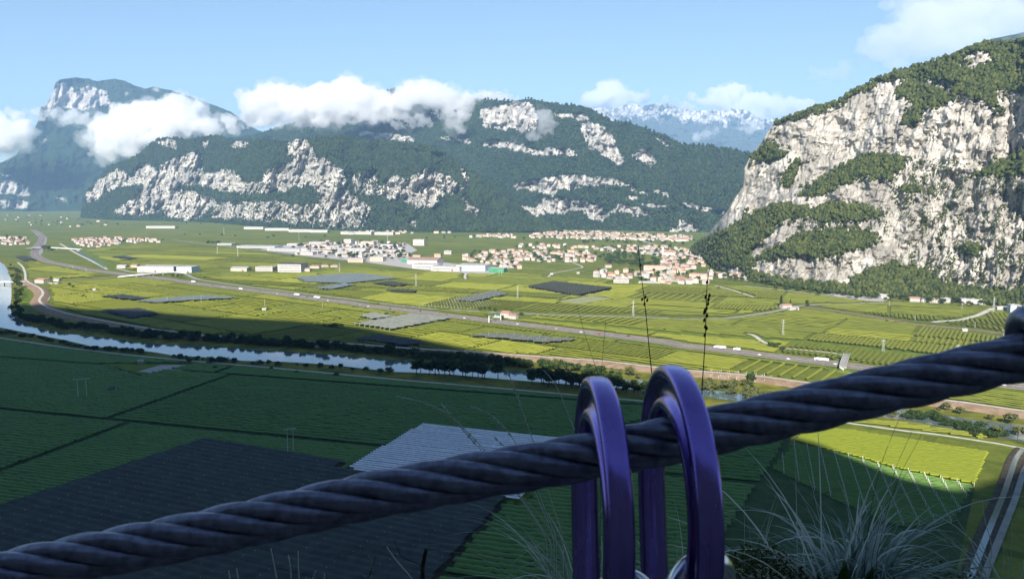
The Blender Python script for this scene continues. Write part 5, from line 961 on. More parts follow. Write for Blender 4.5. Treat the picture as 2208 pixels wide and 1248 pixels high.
for px, lane, c_, lb in [(1640, -4, 'white', 'white car between the two lorries right of the stalks'), (1702, -7, 'white', 'white car behind the long lorry'), (1803, -4, 'white', 'white car about to pass under the overpass'), (1257, -7, 'white', 'bright white car in mid motorway below the straight road'), (1295, -4, 'red', 'red car on the near carriageway'), (1350, 7, 'black', 'black car right of the red one'), (1204, -4, 'silver', 'silver car between gantry and red car'), (1118, -4, 'white', 'white car just right of the gantry'), (1006, -7, 'white', 'white car left of the gantry'), (960, 4, 'black', 'dark car left of the white car near the gantry'), (900, 7, 'black', 'dark car near the grey net'), (845, -4, 'black', 'dark car above the grey net'), (799, -7, 'white', 'white car at the left of the grey net'), (780, -4, 'silver', 'silver car close behind the white one by the grey net'), (715, -7, 'white', 'white car after the last lorry of the convoy'), (656, 4, 'black', 'dark car between the convoy lorries'), (602, -4, 'white', 'white car ahead of the convoy'), (557, 4, 'black', 'dark car in front of the convoy'), (488, -4, 'silver', 'silver car near the near-side lay-by'), (455, 4, 'black', 'dark car between lorry and lay-by'), (192, -7, 'white', 'white car on the bend before the left bridge'), (162, -4, 'white', 'white car higher on the bend at the left'), (147, 4, 'silver', 'silver car highest on the left bend'), (2165, -5, 'white', 'white car under the cable at the right edge'), (2140, 5, 'silver', 'silver car under the cable beside the white one')]: car(px, lane, c_, lb)
# ------------------------------------------------------------------ clouds: closed lumpy bodies of white mist
def cloud_mat(name, dens):
    m = bpy.data.materials.new(name); m.use_nodes = True; n = m.node_tree.nodes; n.remove(n['Principled BSDF']); v = n.new('ShaderNodeVolumePrincipled')
    v.inputs['Color'].default_value = (.965, .967, .975, 1); v.inputs['Density'].default_value = dens; v.inputs['Anisotropy'].default_value = .15; m.node_tree.links.new(v.outputs[0], n['Material Output'].inputs['Volume']); return m
def cloud(label, Y, ells, dens, seed, vox=None, puff=1.0, parent=None):
    """ells: (px, py, rx, ry, count) in the photo at depth Y"""
    rg_ = np.random.default_rng(seed); mp = Y/FPX; V, F = [], []; t = (1+5**.5)/2
    import bmesh
    bm = bmesh.new()
    for px, py, rx, ry, n in ells:
        for _ in range(n):
            a = rg_.uniform(0, 6.283); q = math.sqrt(rg_.uniform(0, 1)); ex = math.cos(a)*q; ey = math.sin(a)*q
            r_ = ry*mp*rg_.uniform(.5, .95)*puff*(1-.3*q); c = at(px+ex*rx, py+ey*ry, Y+rg_.uniform(-1, 1)*ry*mp*.8)
            mt = __import__('mathutils').Matrix.Translation(c) @ __import__('mathutils').Matrix.Diagonal((1.25, 1, .8, 1)); bmesh.ops.create_icosphere(bm, subdivisions=2, radius=r_, matrix=mt)
    me = bpy.data.meshes.new('cloud'); bm.to_mesh(me); bm.free()
    o = ob('cloud', me, cloud_mat('cloud_mist', dens), label=label, cat='cloud', group='clouds') if parent is None else ob('mist_fringe', me, cloud_mat('cloud_fringe', dens), parent=parent)
    vx = vox or mp*4.0; rm = o.modifiers.new('remesh', 'REMESH'); rm.mode = 'VOXEL'; rm.voxel_size = vx
    for k, (sz, st) in enumerate(((22, 12), (8, 7), (3.4, 3.6))):
        tx = bpy.data.textures.new('cloud_puff', 'CLOUDS'); tx.noise_scale = sz*mp; tx.noise_depth = 2; dm = o.modifiers.new('puff', 'DISPLACE'); dm.texture = tx; dm.strength = st*mp*(2 if dens > .0015 else 1.1); dm.mid_level = .5; dm.texture_coords = 'GLOBAL'
    if parent is None: cloud(None, Y, [(a, b, c_*1.12, d_*1.2, max(4, int(n*.9))) for a, b, c_, d_, n in ells], dens*.2, seed+100, vox, puff*.95, o)
    return o
CL = cloud
CL('bright cumulus lying between the table mountain and the front cliffs', 7000, [(250, 300, 60, 34, 22), (330, 262, 75, 40, 34), (395, 235, 45, 24, 16), (440, 270, 70, 22, 22), (240, 262, 60, 16, 14), (225, 330, 30, 18, 8), (370, 295, 60, 14, 12), (500, 282, 34, 9, 10), (520, 262, 46, 14, 12)], .016, 1)
CL('flat grey cloud band across the table mountain', 8300, [(20, 246, 120, 9, 26), (110, 247, 90, 11, 22), (190, 256, 70, 16, 18), (270, 250, 60, 10, 12)], .011, 2)
CL('white cloud bank at the left edge below the band', 8200, [(-30, 280, 70, 26, 20), (20, 295, 50, 30, 22), (-10, 330, 40, 16, 10), (45, 275, 22, 14, 8)], .016, 3)
CL('long white cloud lying on the crest of the plateau range', 6100, [(600, 225, 60, 34, 24), (560, 205, 50, 18, 14), (690, 228, 75, 34, 34), (760, 212, 60, 34, 28), (820, 228, 50, 26, 20), (560, 258, 45, 18, 12), (650, 262, 60, 14, 14), (740, 262, 40, 14, 10)], .016, 4)
CL('white cloud over the middle of the plateau crest', 6000, [(900, 212, 50, 30, 26), (935, 195, 36, 20, 16), (985, 222, 40, 26, 18), (1040, 216, 50, 20, 18), (1085, 212, 28, 12, 8)], .012, 5)
CL('ragged scrap of cloud hanging below the plateau crest', 5500, [(790, 258, 40, 14, 10), (880, 262, 40, 14, 12), (915, 268, 20, 7, 6), (985, 262, 22, 20, 12), (970, 244, 40, 12, 10)], .011, 6)
CL('curl of thin cloud drifting before the plateau cliffs', 5000, [(1140, 240, 18, 12, 6), (1170, 252, 18, 16, 9), (1180, 272, 20, 14, 9), (1150, 290, 30, 12, 10), (1120, 300, 22, 8, 7)], .009, 7)
CL('small cumulus rising behind the snowy range', 27000, [(1290, 215, 34, 18, 16), (1320, 205, 30, 24, 18), (1368, 214, 34, 14, 12), (1420, 222, 40, 8, 8)], .005, 8)
CL('long cumulus behind the snowy range near the limestone wall', 27500, [(1500, 222, 40, 12, 12), (1580, 214, 44, 26, 26), (1640, 228, 50, 24, 22), (1720, 232, 60, 18, 20), (1590, 245, 60, 10, 12)], .005, 9)
CL('small white scraps of cloud before the snowy range', 15000, [(1512, 292, 16, 12, 8), (1540, 285, 14, 8, 6), (1610, 275, 22, 12, 10), (1450, 240, 20, 5, 5)], .006, 10)
CL('thin cloud streak left of the high veil at the right', 18500, [(1770, 160, 50, 14, 16), (1820, 150, 40, 16, 12)], .0012, 11)
CL('broad grey cloud veil over the limestone wall', 18000, [(1920, 100, 60, 36, 18), (2010, 70, 90, 60, 26), (2120, 30, 120, 50, 26), (2180, 60, 60, 30, 12), (2000, 10, 90, 26, 12)], .0011, 12)
CL('dim grey cloud resting on the far right summit', 3700, [(2180, 82, 40, 10, 9), (2240, 70, 50, 14, 9)], .004, 13)
# ------------------------------------------------------------------ haze: pale air round the whole valley
hz_m = bpy.data.materials.new('valley_haze'); hz_m.use_nodes = True; hn = hz_m.node_tree.nodes
hn.remove(hn['Principled BSDF']); pv = hn.new('ShaderNodeVolumePrincipled'); pv.inputs['Color'].default_value = (.38, .62, .98, 1); pv.inputs['Density'].default_value = HAZE; pv.inputs['Anisotropy'].default_value = 0.0
hz_m.node_tree.links.new(pv.outputs[0], hn['Material Output'].inputs['Volume'])
ob('haze', MB().box((0, 9500, 1250), (44000, 30000, 2720)).mesh('haze', hz_m), kind='stuff', label='pale blue haze filling the whole valley')
# ------------------------------------------------------------------ foreground: steel cable, carabiners, anchor
def spline(pts, n):
    p = np.array(pts, float); d = np.concatenate([[0], np.cumsum(np.linalg.norm(np.diff(p, axis=0), axis=1))]); t_ = np.linspace(0, d[-1], n); q = np.stack([np.interp(t_, d, p[:, k]) for k in range(p.shape[1])], -1); w = max(1, n//(len(p)*3))
    for _ in range(w):
        q[1:-1] = (q[:-2]+2*q[1:-1]+q[2:])/4
    return q
def sweep_mesh(name, C, prof_fn, mat, closed=False, smooth=True, ref=Vector((1, 0, 0))):
    """sweep a cross-section along points; prof_fn(i) -> list of (a, b)"""
    C = [Vector(c) for c in C]; n = len(C); V, F = [], []; k = None
    for i, c in enumerate(C):
        t_ = (C[(i+1) % n]-C[i-1]) if closed else (C[min(i+1, n-1)]-C[max(i-1, 0)]); t_.normalize(); a = (ref-t_*ref.dot(t_)).normalized(); b = t_.cross(a); pr_ = prof_fn(i); k = len(pr_)
        V += [c+a*x+b*y for x, y in pr_]
    for i in range(n if closed else n-1):
        j = (i+1) % n
        for q in range(k): F.append((i*k+q, i*k+(q+1) % k, j*k+(q+1) % k, j*k+q))
    if not closed: F.append(tuple(range(k))[::-1]); F.append(tuple(range((n-1)*k, n*k)))
    me = bpy.data.meshes.new(name); me.from_pydata([tuple(v) for v in V], [], F); me.materials.append(mat)
    if smooth: me.polygons.foreach_set('use_smooth', [True]*len(F))
    me.update(); return me
cm_ = NT('greased_steel'); v = cm_.coord((1, 1, 1)); n = cm_.noise(v, 260, 5, .6); cm_.base(cm_.ramp(n, [(.3, (.1, .1, .14)), (.7, (.25, .25, .33))])); cm_.rough(.4, .5); cm_.p.inputs['Metallic'].default_value = .85; cm_.bump(cm_.noise(v, 900, 3), .15, .0003); M_cable = cm_.mat
YC = .25
cpts = [(-260, 1300), (-120, 1264), (0, 1237), (200, 1196), (400, 1157), (600, 1113), (800, 1067), (1000, 1030), (1200, 996), (1310, 976), (1400, 958), (1500, 938), (1600, 914), (1750, 879), (1900, 842), (2050, 806), (2208, 769), (2380, 728), (2600, 676)]
cl = spline([tuple(at(x, y, YC)) for x, y in cpts], 300)
cable = empty('steel_cable', Vector(cl[0]), label='thick twisted steel cable rising across the foreground', cat='cable')
T = np.gradient(cl, axis=0); S_ = np.concatenate([[0], np.cumsum(np.linalg.norm(np.diff(cl, axis=0), axis=1))]); T /= np.linalg.norm(T, axis=1)[:, None]
Bn = np.cross(T, (0, 1, 0)); Bn /= np.linalg.norm(Bn, axis=1)[:, None]; Nn = np.cross(Bn, T)
RC, RS, PITCH_C = .0050, .00272, .100
for s_ in range(6):
    ph = 2*math.pi*s_/6+2*math.pi*S_/PITCH_C
    c = cl+(Nn*np.cos(ph)[:, None]+Bn*np.sin(ph)[:, None])*RC; tt_ = np.gradient(c, axis=0); tt_ /= np.linalg.norm(tt_, axis=1)[:, None]
    rad = (c-cl)/RC; side = np.cross(tt_, rad); side /= np.linalg.norm(side, axis=1)[:, None]; nrm = np.cross(side, tt_); K = 36
    th = np.linspace(0, 2*math.pi, K, endpoint=False); tw = 2*math.pi*S_/.06
    rr = RS*(1+.09*np.abs(np.cos(4.5*(th[None]+tw[:, None]))))
    P = c[:, None]+rr[..., None]*(np.cos(th)[None, :, None]*nrm[:, None]+np.sin(th)[None, :, None]*side[:, None])-cl[0]
    idx = np.arange(len(cl)*K).reshape(len(cl), K); nx_ = np.roll(idx, -1, 1); f = np.stack([idx[:-1], idx[1:], nx_[1:], nx_[:-1]], -1).reshape(-1, 4)
    ob('strand', mesh_fast('strand', P.reshape(-1, 3), f, True), M_cable, parent=cable)
ob('core', sweep_mesh('core', cl[::8]-cl[0], lambda i: [(RC*.62*math.cos(a), RC*.62*math.sin(a)) for a in np.linspace(0, 6.283, 10, endpoint=False)], M_cable, ref=Vector((0, 1, 0))), parent=cable)

an = NT('anodised_purple'); v = an.coord(); n = an.noise(v, 60, 3, .5); an.base(an.ramp(n, [(.3, (.2, .13, .42)), (.7, (.27, .19, .52))])); an.p.inputs['Metallic'].default_value = 1.0; an.rough(.24, .5)
sc_ = an.noise(an.coord((1, 1, .08)), 500, 3); an.link(an.ramp(sc_, [(.4, .2), (.8, .32)]), an.p.inputs['Roughness']); scr = an.ramp(an.noise(an.coord((1, 1, .35), rot=(.5, .2, .3)), 1400, 4, .7), [(.66, 0), (.74, .75)]); bc = an.p.inputs['Base Color'].links[0].from_socket; an.base(an.mix(scr, bc, (.55, .54, .6))); M_purple = an.mat
M_chrome = NT('polished_steel').base((.62, .62, .64)).rough(.16, .5).mat; M_chrome.node_tree.nodes['Principled BSDF'].inputs['Metallic'].default_value = .95
def carabiner(px_top, py_top, Yn, Yf, lean, label):
    Ym = (Yn+Yf)/2; top = at(px_top, py_top, Ym); hw = (Yf-Yn)/2; H = .112
    root = empty('carabiner', top, label=label, cat='carabiner', group='purple carabiners'); L = []
    ctrl = [(-.012, 0, 0)]       # (towards viewer -, height)
    pts = []
    for a in np.linspace(0, math.pi, 26): pts.append((-math.sin(0)*0-hw*math.cos(a)*1.0, -hw+hw*math.sin(a)))          # big rounded head, near side first
    pts = [(-hw*math.cos(a), -hw*.92+hw*.92*math.sin(a)) for a in np.linspace(0, math.pi, 26)]
    far = [(hw*.95, -hw-.006), (hw*.87, -hw-.018), (hw*.72, -hw-.036), (hw*.6, -hw-.05)]
    bot = [(hw*.6+.0*k, 0) for k in range(0)]
    rb = hw*.55; zb = -H+rb
    low = [(rb*math.cos(a)*1.0, zb-rb*math.sin(a)*1.0) for a in np.linspace(.15, math.pi-.15, 16)]
    near = [(-hw*.58, -hw-.052), (-hw*.74, -hw-.036), (-hw*.88, -hw-.018), (-hw*.96, -hw-.006)]
    loop = pts+far+low+near
    q = np.array([tuple(p)+(0,) for p in loop])[:, :2]; q = np.vstack([q, q[:1]]); d = np.concatenate([[0], np.cumsum(np.linalg.norm(np.diff(q, axis=0), axis=1))]); t_ = np.linspace(0, d[-1], 120, endpoint=False); q = np.stack([np.interp(t_, d, q[:, 0]), np.interp(t_, d, q[:, 1])], -1)
    for _ in range(4): q = (np.roll(q, 1, 0)+2*q+np.roll(q, -1, 0))/4
    C = [Vector((lean*y, y, z)) for y, z in q]
    # I-section with grooved flanks: a = across the loop plane, b = outwards
    w, d_, g_, fl = .0037, .0068, .0025, .0032
    raw_ = [(-w, d_), (-w*.55, d_*1.12), (w*.55, d_*1.12), (w, d_), (w, d_-fl), (w-g_, d_-fl*1.5), (w-g_, -d_+fl*1.5), (w, -d_+fl), (w, -d_), (w*.5, -d_*1.12), (-w*.5, -d_*1.12), (-w, -d_), (-w, -d_+fl), (-w+g_, -d_+fl*1.5), (-w+g_, d_-fl*1.5), (-w, d_-fl)]
    raw2 = []
    for i in range(len(raw_)):
        a_, b_ = raw_[i], raw_[(i+1) % len(raw_)]; raw2 += [(a_[0]*.75+b_[0]*.25, a_[1]*.75+b_[1]*.25), (a_[0]*.25+b_[0]*.75, a_[1]*.25+b_[1]*.75)]
    cut0, cut1 = None, None
    gate_i = [i for i, p_ in enumerate(C) if p_.y > 0 and -.088 < p_.z < -.022]; i0, i1 = gate_i[0], gate_i[-1]
    body = C[i1:]+C[:i0+1]
    ob('body', sweep_mesh('body', body, lambda i: raw2, M_purple), parent=root)
    gC = C[i0:i1+1]; circ = [(.0050*math.cos(a), .0050*math.sin(a)) for a in np.linspace(0, 6.283, 20, endpoint=False)]
    gt = ob('gate', sweep_mesh('gate', gC, lambda i: circ, M_purple), parent=root)
    ob('rivet', MB().tube([gC[-1]+Vector((-.0052, 0, -.003)), gC[-1]+Vector((.0052, 0, -.003))], .0016, 12).mesh('rivet', M_chrome, True), parent=root)
    return root
carabiner(1295, 868, .208, .282, -.04, 'left purple anodised carabiner hung over the cable')
carabiner(1460, 843, .206, .283, -.02, 'right purple anodised carabiner hung over the cable, standing higher')
def ring(px, py, Y, R_, r_, label, rot):
    c = at(px, py, Y); rt = empty('steel_ring', c, label=label, cat='ring', group='steel rings'); C = [Vector((R_*math.cos(a), 0, R_*1.25*math.sin(a))) for a in np.linspace(0, 6.283, 48, endpoint=False)]
    o = ob('ring_body', sweep_mesh('ring_body', C, lambda i: [(r_*math.cos(a), r_*math.sin(a)) for a in np.linspace(0, 6.283, 16, endpoint=False)], M_chrome, True, ref=Vector((0, 1, 0))), parent=rt); o.rotation_euler = rot
ring(1508, 1272, .222, .0080, .0040, 'polished steel ring threaded through the right carabiner at the lower edge', (.2, 0, .35)); ring(1352, 1300, .232, .0075, .0032, 'polished steel ring threaded through the left carabiner at the lower edge', (.2, 0, -.3))
c = at(2236, 742, .25); anc = empty('cable_anchor', c, label='dark rounded bolt anchor holding the cable at the right edge', cat='anchor'); ax = Vector(T[278])
C = [Vector((0, 0, 0))+(Vector(Nn[278])*math.cos(a)+Vector(Bn[278])*math.sin(a))*.0085+ax*.0 for a in np.linspace(0, 6.283, 40, endpoint=False)]
ob('eye', sweep_mesh('eye', C, lambda i: [(.0045*math.cos(a), .0045*math.sin(a)) for a in np.linspace(0, 6.283, 16, endpoint=False)], M_cable, True, ref=ax), parent=anc)
up_ = at(2250, 640, .25)-c; ob('shank', sweep_mesh('shank', [Vector((-.001, 0, .0035)), Vector((.006, .004, .0045)), Vector((.02, .02, .004)), Vector((.04, .05, .002))], lambda i: [(.0062*math.cos(a), .0062*math.sin(a)) for a in np.linspace(0, 6.283, 18, endpoint=False)], M_cable), parent=anc)

# ------------------------------------------------------------------ grasses and stalks on the ledge
def grass_mat(name, a, b):
    t = NT(name); n = t.noise(t.coord(), 14, 3); f = t.math('ADD', t.math('MULTIPLY', n, .4), t.math('MULTIPLY', t.attr('tone'), .6)); c_ = t.ramp(f, [(.2, a), (.8, b)]); t.base(c_); t.rough(.55, .35)
    tl = t.add('ShaderNodeBsdfTranslucent'); t.link(c_, tl.inputs[0]); mx = t.add('ShaderNodeMixShader'); mx.inputs[0].default_value = .3; t.link(t.p.outputs[0], mx.inputs[1]); t.link(tl.outputs[0], mx.inputs[2]); t.link(mx.outputs[0], t.out.inputs[0]); return t.mat
M_blade = grass_mat('sedge_blade', (.09, .2, .145), (.68, .72, .7)); M_fine = grass_mat('fine_grass', (.15, .28, .19), (.75, .78, .7)); M_straw = grass_mat('straw_stem', (.66, .68, .6), (.85, .86, .8)); M_dark = mat2('dead_stalk', (.018, .018, .012), (.05, .045, .03), 60, .8)
LEDGE = 198.95
def tuft(name, label, x, Y, n, Ln, wd, spread, mat, seed, bias=(0, 0), z=LEDGE, droop=1.0, tonep=1.0):
    rg_ = np.random.default_rng(seed); V, F, T_ = [], [], []; rt = empty(name, (x, Y, z), label=label, cat='grass tuft')
    for _ in range(n):
        a = rg_.uniform(0, 6.283); tl = abs(rg_.normal(0, spread)); d = Vector((math.cos(a)*math.sin(tl)+bias[0]*rg_.uniform(.2, 1), math.sin(a)*math.sin(tl)*.7+bias[1], math.cos(tl))).normalized(); L = Ln*rg_.uniform(.5, 1.1); w = wd*rg_.uniform(.6, 1.25); p_ = Vector((rg_.normal(0, .025), rg_.normal(0, .02), 0)); tn = rg_.uniform(0, 1)**(1.6*tonep); k = 11; dr = droop*rg_.uniform(.4, 1.7); kink = rg_.uniform(-.25, .25)
        sd = d.cross(Vector((0, 1, 0))).normalized() if rg_.random() < .7 else d.cross(Vector((1, 0, 0))).normalized(); i0 = len(V)
        for j in range(k+1):
            t_ = j/k; ww = w*(1-t_**2.2)*(.6+.4*min(1, t_*4)); V += [tuple(p_-sd*ww), tuple(p_+Vector((0, -.25*ww, .1*ww))), tuple(p_+sd*ww)]; T_ += [tn*.8+.2*t_]*3
            d = (d+Vector((d.x*.18+kink*.05, d.y*.1, -.05-.20*t_))*dr*.62).normalized(); p_ = p_+d*(L/k)
        for j in range(k):
            for q in (0, 1): F.append((i0+j*3+q, i0+j*3+q+1, i0+j*3+q+4, i0+j*3+q+3))
    ob('blades', mesh_fast('blades', V, F, True, {'tone': T_}), mat, parent=rt, kind='stuff'); return rt
def gx(px, Y): return float(ray(px, 1248)[0]*Y)
tuft('sedge_tuft', 'large arching sedge tuft with blue green blades at the lower right', gx(1845, 1.75), 1.75, 640, .41, .0054, .44, M_blade, 3, (.02, -.05), droop=2.1)
tuft('sedge_tuft', 'long arching outer blades of the big sedge tuft', gx(1870, 1.74), 1.74, 34, .58, .0046, .8, M_blade, 13, (.12, -.05), droop=2.2)
tuft('sedge_tuft', 'pale dry blades leaning left out of the big sedge tuft', gx(1790, 1.72), 1.72, 34, .60, .0022, .35, M_straw, 4, (-.45, -.05), droop=.8)
tuft('fine_grass_tuft', 'fine pale grass tuft spilling left beside the left carabiner', gx(1250, 1.75), 1.75, 200, .46, .0019, .6, M_fine, 5, (-.35, -.05), droop=2.0)
tuft('fine_grass_tuft', 'thin dark grasses bending in at the lower right corner', gx(2190, 1.8), 1.8, 46, .42, .0012, .6, M_fine, 6, (-.35, 0), droop=1.3, tonep=2.5)
tuft('fine_grass_tuft', 'sparse wiry grass between the two carabiners', gx(1455, 1.75), 1.75, 40, .36, .0013, .45, M_fine, 8, (0, 0), droop=.8)
tuft('fine_grass_tuft', 'thin grass blades in the gap right of the carabiners', gx(1620, 1.78), 1.78, 26, .36, .0012, .4, M_fine, 9, (.1, 0), droop=.7)
# mossy shrub and broad leaves
def leafclump(name, label, px, py, Y, rx, rz, n, size, mat, seed):
    rg_ = np.random.default_rng(seed); c = at(px, py, Y); V, F = [], []; rt = empty(name, (c.x, c.y, LEDGE), label=label, cat='shrub'); o = Vector((0, 0, c.z-LEDGE))
    for _ in range(n):
        d = rg_.normal(0, 1, 3); d /= np.linalg.norm(d); q = o+Vector((d[0]*rx, d[1]*rx*.7, d[2]*rz))*float(rg_.uniform(.2, 1)**.5); s_ = size*rg_.uniform(.6, 1.4); u = Vector(rg_.normal(0, 1, 3)).normalized(); w = u.cross(Vector(rg_.normal(0, 1, 3))).normalized(); i = len(V); V += [tuple(q-u*s_), tuple(q+w*s_*.4), tuple(q+u*s_), tuple(q-w*s_*.4)]; F.append((i, i+1, i+2, i+3))
    ob('foliage', mesh_fast('foliage', V, F, False, {'tone': np.repeat(rg_.uniform(0, 1, n), 4)}), mat, parent=rt, kind='stuff')
    m = MB()
    for k in range(5): a = k*1.3; m.tube([(0, 0, 0), (rx*.3*math.cos(a), rx*.2*math.sin(a), (c.z-LEDGE)*.6), (rx*.6*math.cos(a), rx*.4*math.sin(a), c.z-LEDGE)], [.003, .002, .001], 5)
    ob('stem', m.mesh('stem', M_dark), parent=rt)
M_moss = leaf_mat('moss_leaf', (.02, .035, .008), (.10, .12, .03), 30, .2); M_olive = leaf_mat('olive_leaf', (.03, .06, .01), (.08, .12, .02), 20, .3)
leafclump('mossy_shrub', 'olive mossy shrub at the lower edge right of the carabiners', 1640, 1262, 1.7, .11, .10, 2600, .006, M_moss, 21)
leafclump('mossy_shrub', 'dark low shrub in the bottom right behind the sedge', 2010, 1290, 1.9, .2, .09, 1500, .007, M_moss, 22)
m = MB(); c = at(1830, 1300, 1.66); rt = empty('broad_leaf_plant', (c.x, c.y, LEDGE), label='broad dark olive leaves in the heart of the sedge tuft', cat='plant')
for k, (dx, L, w) in enumerate(((-.034, .22, .022), (-.010, .26, .024), (.016, .24, .024), (.036, .21, .02))):
    lm = MB(); vs_ = []
    for j in range(7):
        t_ = j/6; ww = w*math.sin(math.pi*min(1, .12+t_*.88))**.8; cx_ = dx*(.4+2.0*t_); z_ = .05+L*.78*t_; vs_ += [(cx_-ww, -.02*t_, z_), (cx_, -.03*t_-.004, z_), (cx_+ww, -.02*t_, z_)]
    fs = [(j*3+q, j*3+q+1, j*3+q+4, j*3+q+3) for j in range(6) for q in (0, 1)]; ob('leaf', lm.raw(vs_, fs).mesh('leaf', M_olive), parent=rt)
def stem(label, pts, Y, r0, mat, root=None, buds=(), name='grass_stem', head=0, r1=.35, budr=.004):
    P = [at(x, y, Y) for x, y in pts]; foot = at(pts[-1][0] if root is None else root[0], 1300, Y); foot.z = LEDGE; b_ = foot.copy(); P.append(foot); q = spline([tuple(p_) for p_ in P], 44); q = q[::-1]
    rt = empty(name, b_, label=label, cat='plant stalk', group='stalks on the ledge'); n = len(q); m = MB(); m.tube([Vector(p_)-b_ for p_ in q], [r0*(1-(1-r1)*i/n) for i in range(n)], 6); ob('stalk', m.mesh('stalk', mat, True), parent=rt)
    if head:
        hb = MB(); rg_ = np.random.default_rng(int(pts[0][0]))
        for i in range(n-head, n-1):
            p_ = Vector(q[i])-b_; t_ = (Vector(q[min(i+1, n-1)])-Vector(q[i])).normalized()
            for s_ in (-1, 1): d = (t_*1.2+Vector((s_*.5, 0, -.2))).normalized()*.008*rg_.uniform(.6, 1.4); hb.tube([p_, p_+d*.5, p_+d], [.0005, .0012, .0003], 5)
        ob('seed_head', hb.mesh('seed_head', mat), parent=rt)
    for bx, by in buds:
        c_ = at(bx, by, Y)-b_; ob('bud', MB().tube([c_+Vector((0, 0, -budr*1.5)), c_+Vector((0, 0, -budr*.6)), c_+Vector((.001, 0, budr*.5)), c_+Vector((.001, 0, budr*1.5))], [budr*.15, budr*.8, budr*.75, budr*.1], 7).mesh('bud', mat, True), parent=rt)
S1 = .0021
stem('dark thin stalk with a bud pair, crossing the village behind the carabiners', [(1377, 540), (1379, 565), (1384, 605), (1390, 650), (1395, 700), (1401, 765), (1409, 835), (1417, 890), (1428, 960)], 1.5, S1, M_dark, (1450, 0), [(1384, 645), (1395, 647), (1389, 655), (1380, 572), (1391, 640)], 'dark_stalk', r1=.3, budr=.0026)
stem('dark stalk with many seed pods, right of the carabiners', [(1534, 565), (1526, 590), (1523, 640), (1522, 700), (1519, 760), (1515, 815), (1512, 880), (1500, 960)], 1.5, S1, M_dark, (1490, 0), [(1524, 608), (1529, 637), (1527, 646), (1523, 665), (1519, 669), (1524, 680), (1518, 690), (1520, 704), (1523, 708), (1519, 722), (1521, 640), (1518, 674), (1526, 655)], 'dark_stalk', r1=.3, budr=.0030)
for lb, pts in [('thin dark stem leaning over the motorway left of the carabiners', [(1243, 655), (1255, 700), (1270, 750), (1288, 800), (1320, 900)]), ('thin upright dark stem above the left carabiner', [(1306, 690), (1303, 730), (1297, 790), (1295, 880)]), ('first of the leaning dark stems over the bright vineyard', [(1946, 884), (1932, 918), (1915, 960), (1900, 998), (1880, 1080), (1865, 1200)]), ('second leaning dark stem over the bright vineyard', [(1966, 930), (1952, 962), (1934, 1000), (1905, 1090), (1880, 1200)]), ('third leaning dark stem over the bright vineyard', [(1988, 934), (1965, 978), (1946, 1010), (1915, 1090), (1890, 1200)])]: stem(lb, pts, 1.6, .0009, M_dark)
for lb, pts, hd in [('pale grass stem arching far left above the white net', [(855, 854), (885, 859), (915, 868), (960, 886), (1010, 932), (1052, 978), (1120, 1070), (1180, 1160)], 12), ('short pale stem crossing the arching one above the white net', [(951, 869), (962, 885), (978, 903), (1010, 940), (1060, 995), (1130, 1080), (1190, 1170)], 8), ('pale grass stem curving above the middle of the cable', [(1013, 875), (1036, 881), (1075, 906), (1100, 935), (1121, 970), (1160, 1060), (1200, 1160)], 8), ('tall pale straight stem right of the curving one', [(1092, 797), (1100, 812), (1125, 880), (1140, 925), (1154, 963), (1180, 1050), (1215, 1160)], 6), ('tall pale stem just left of the left carabiner', [(1172, 798), (1188, 812), (1208, 848), (1228, 900), (1245, 945), (1250, 1050), (1240, 1160)], 0), ('short pale stem against the white net', [(1063, 940), (1080, 955), (1098, 972), (1150, 1050), (1195, 1160)], 6)]: stem(lb, pts, 1.6, .0013, M_straw, head=hd, r1=.6)
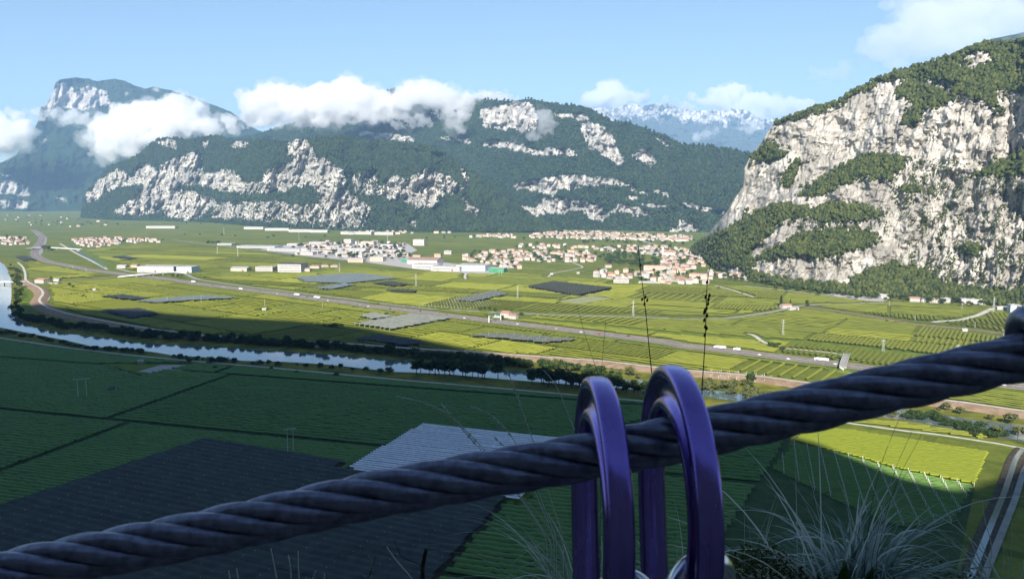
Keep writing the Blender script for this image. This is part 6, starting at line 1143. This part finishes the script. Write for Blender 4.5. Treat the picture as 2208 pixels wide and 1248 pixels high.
for lb, pts, mt in [('short green grass blade pair at the lower edge under the cable, leftmost', [(433, 1212), (436, 1232), (438, 1252)], M_fine), ('short pale stem at the lower edge, second from the left', [(493, 1229), (496, 1250)], M_straw), ('thin faint stem at the lower edge, third from the left', [(510, 1225), (514, 1250)], M_straw), ('tall thin stem at the lower edge below the cable', [(584, 1182), (590, 1210), (597, 1250)], M_straw), ('white branched stem at the lower edge below the cable', [(622, 1196), (626, 1220), (628, 1250)], M_straw), ('white upright stem right of the branched one', [(643, 1187), (643, 1215), (645, 1250)], M_straw), ('small slanting stem right of the white upright ones', [(682, 1229), (676, 1240), (673, 1252)], M_straw), ('tiny stem at the lower edge right of the slanting one', [(700, 1236), (698, 1252)], M_straw), ('curved green blade at the lower edge left of the dead twig', [(794, 1197), (802, 1215), (812, 1250)], M_fine), ('slanting straw leaning against the dead twig', [(834, 1178), (850, 1202), (870, 1225), (890, 1248)], M_straw), ('green blade at the foot of the dead twig', [(911, 1218), (907, 1232), (902, 1252)], M_fine)]: stem(lb, pts, 1.7, .0020, mt, r1=.55)
stem('thick dead twig at the lower edge below the cable', [(919, 1182), (915, 1200), (911, 1220), (912, 1252)], 1.7, .006, M_dark, name='dead_twig', r1=.8)
stem('thin dark branch curling left from the dead twig', [(850, 1163), (857, 1180), (865, 1200), (882, 1207), (908, 1216), (911, 1235)], 1.69, .0016, M_dark, name='dead_twig', r1=.4)
stem('dark straw leaning right beside the curved green blade', [(810, 1198), (805, 1218), (792, 1250)], 1.72, .002, M_dark, name='dead_twig')
stem('pale crooked stem over the canal at the lower right', [(2118, 1078), (2120, 1100), (2126, 1130), (2135, 1160), (2140, 1185), (2130, 1240)], 1.6, .0015, M_straw)

# ------------------------------------------------------------------ look-alikes that share a label: say which one, counted from the left
ORD = ['', 'first', 'second', 'third', 'fourth', 'fifth', 'sixth', 'seventh', 'eighth', 'ninth', 'tenth', 'eleventh', 'twelfth']
def nth(i): return ORD[i] if i < len(ORD) else f"{i}{'th' if 10 < i % 100 < 14 else {1: 'st', 2: 'nd', 3: 'rd'}.get(i % 10, 'th')}"
seen = {}
for o in SC.objects:
    if o.parent is None and o.get('category') and o.get('label'): seen.setdefault(o['label'], []).append(o)
for lb, os_ in seen.items():
    if 1 < len(os_) <= 150:
        os_.sort(key=lambda o: o.location.x/max(o.location.y, .01))
        for i, o in enumerate(os_): o['label'] = f"{lb}, {nth(i+1)} from the left"; o['group'] = o.get('group') or lb
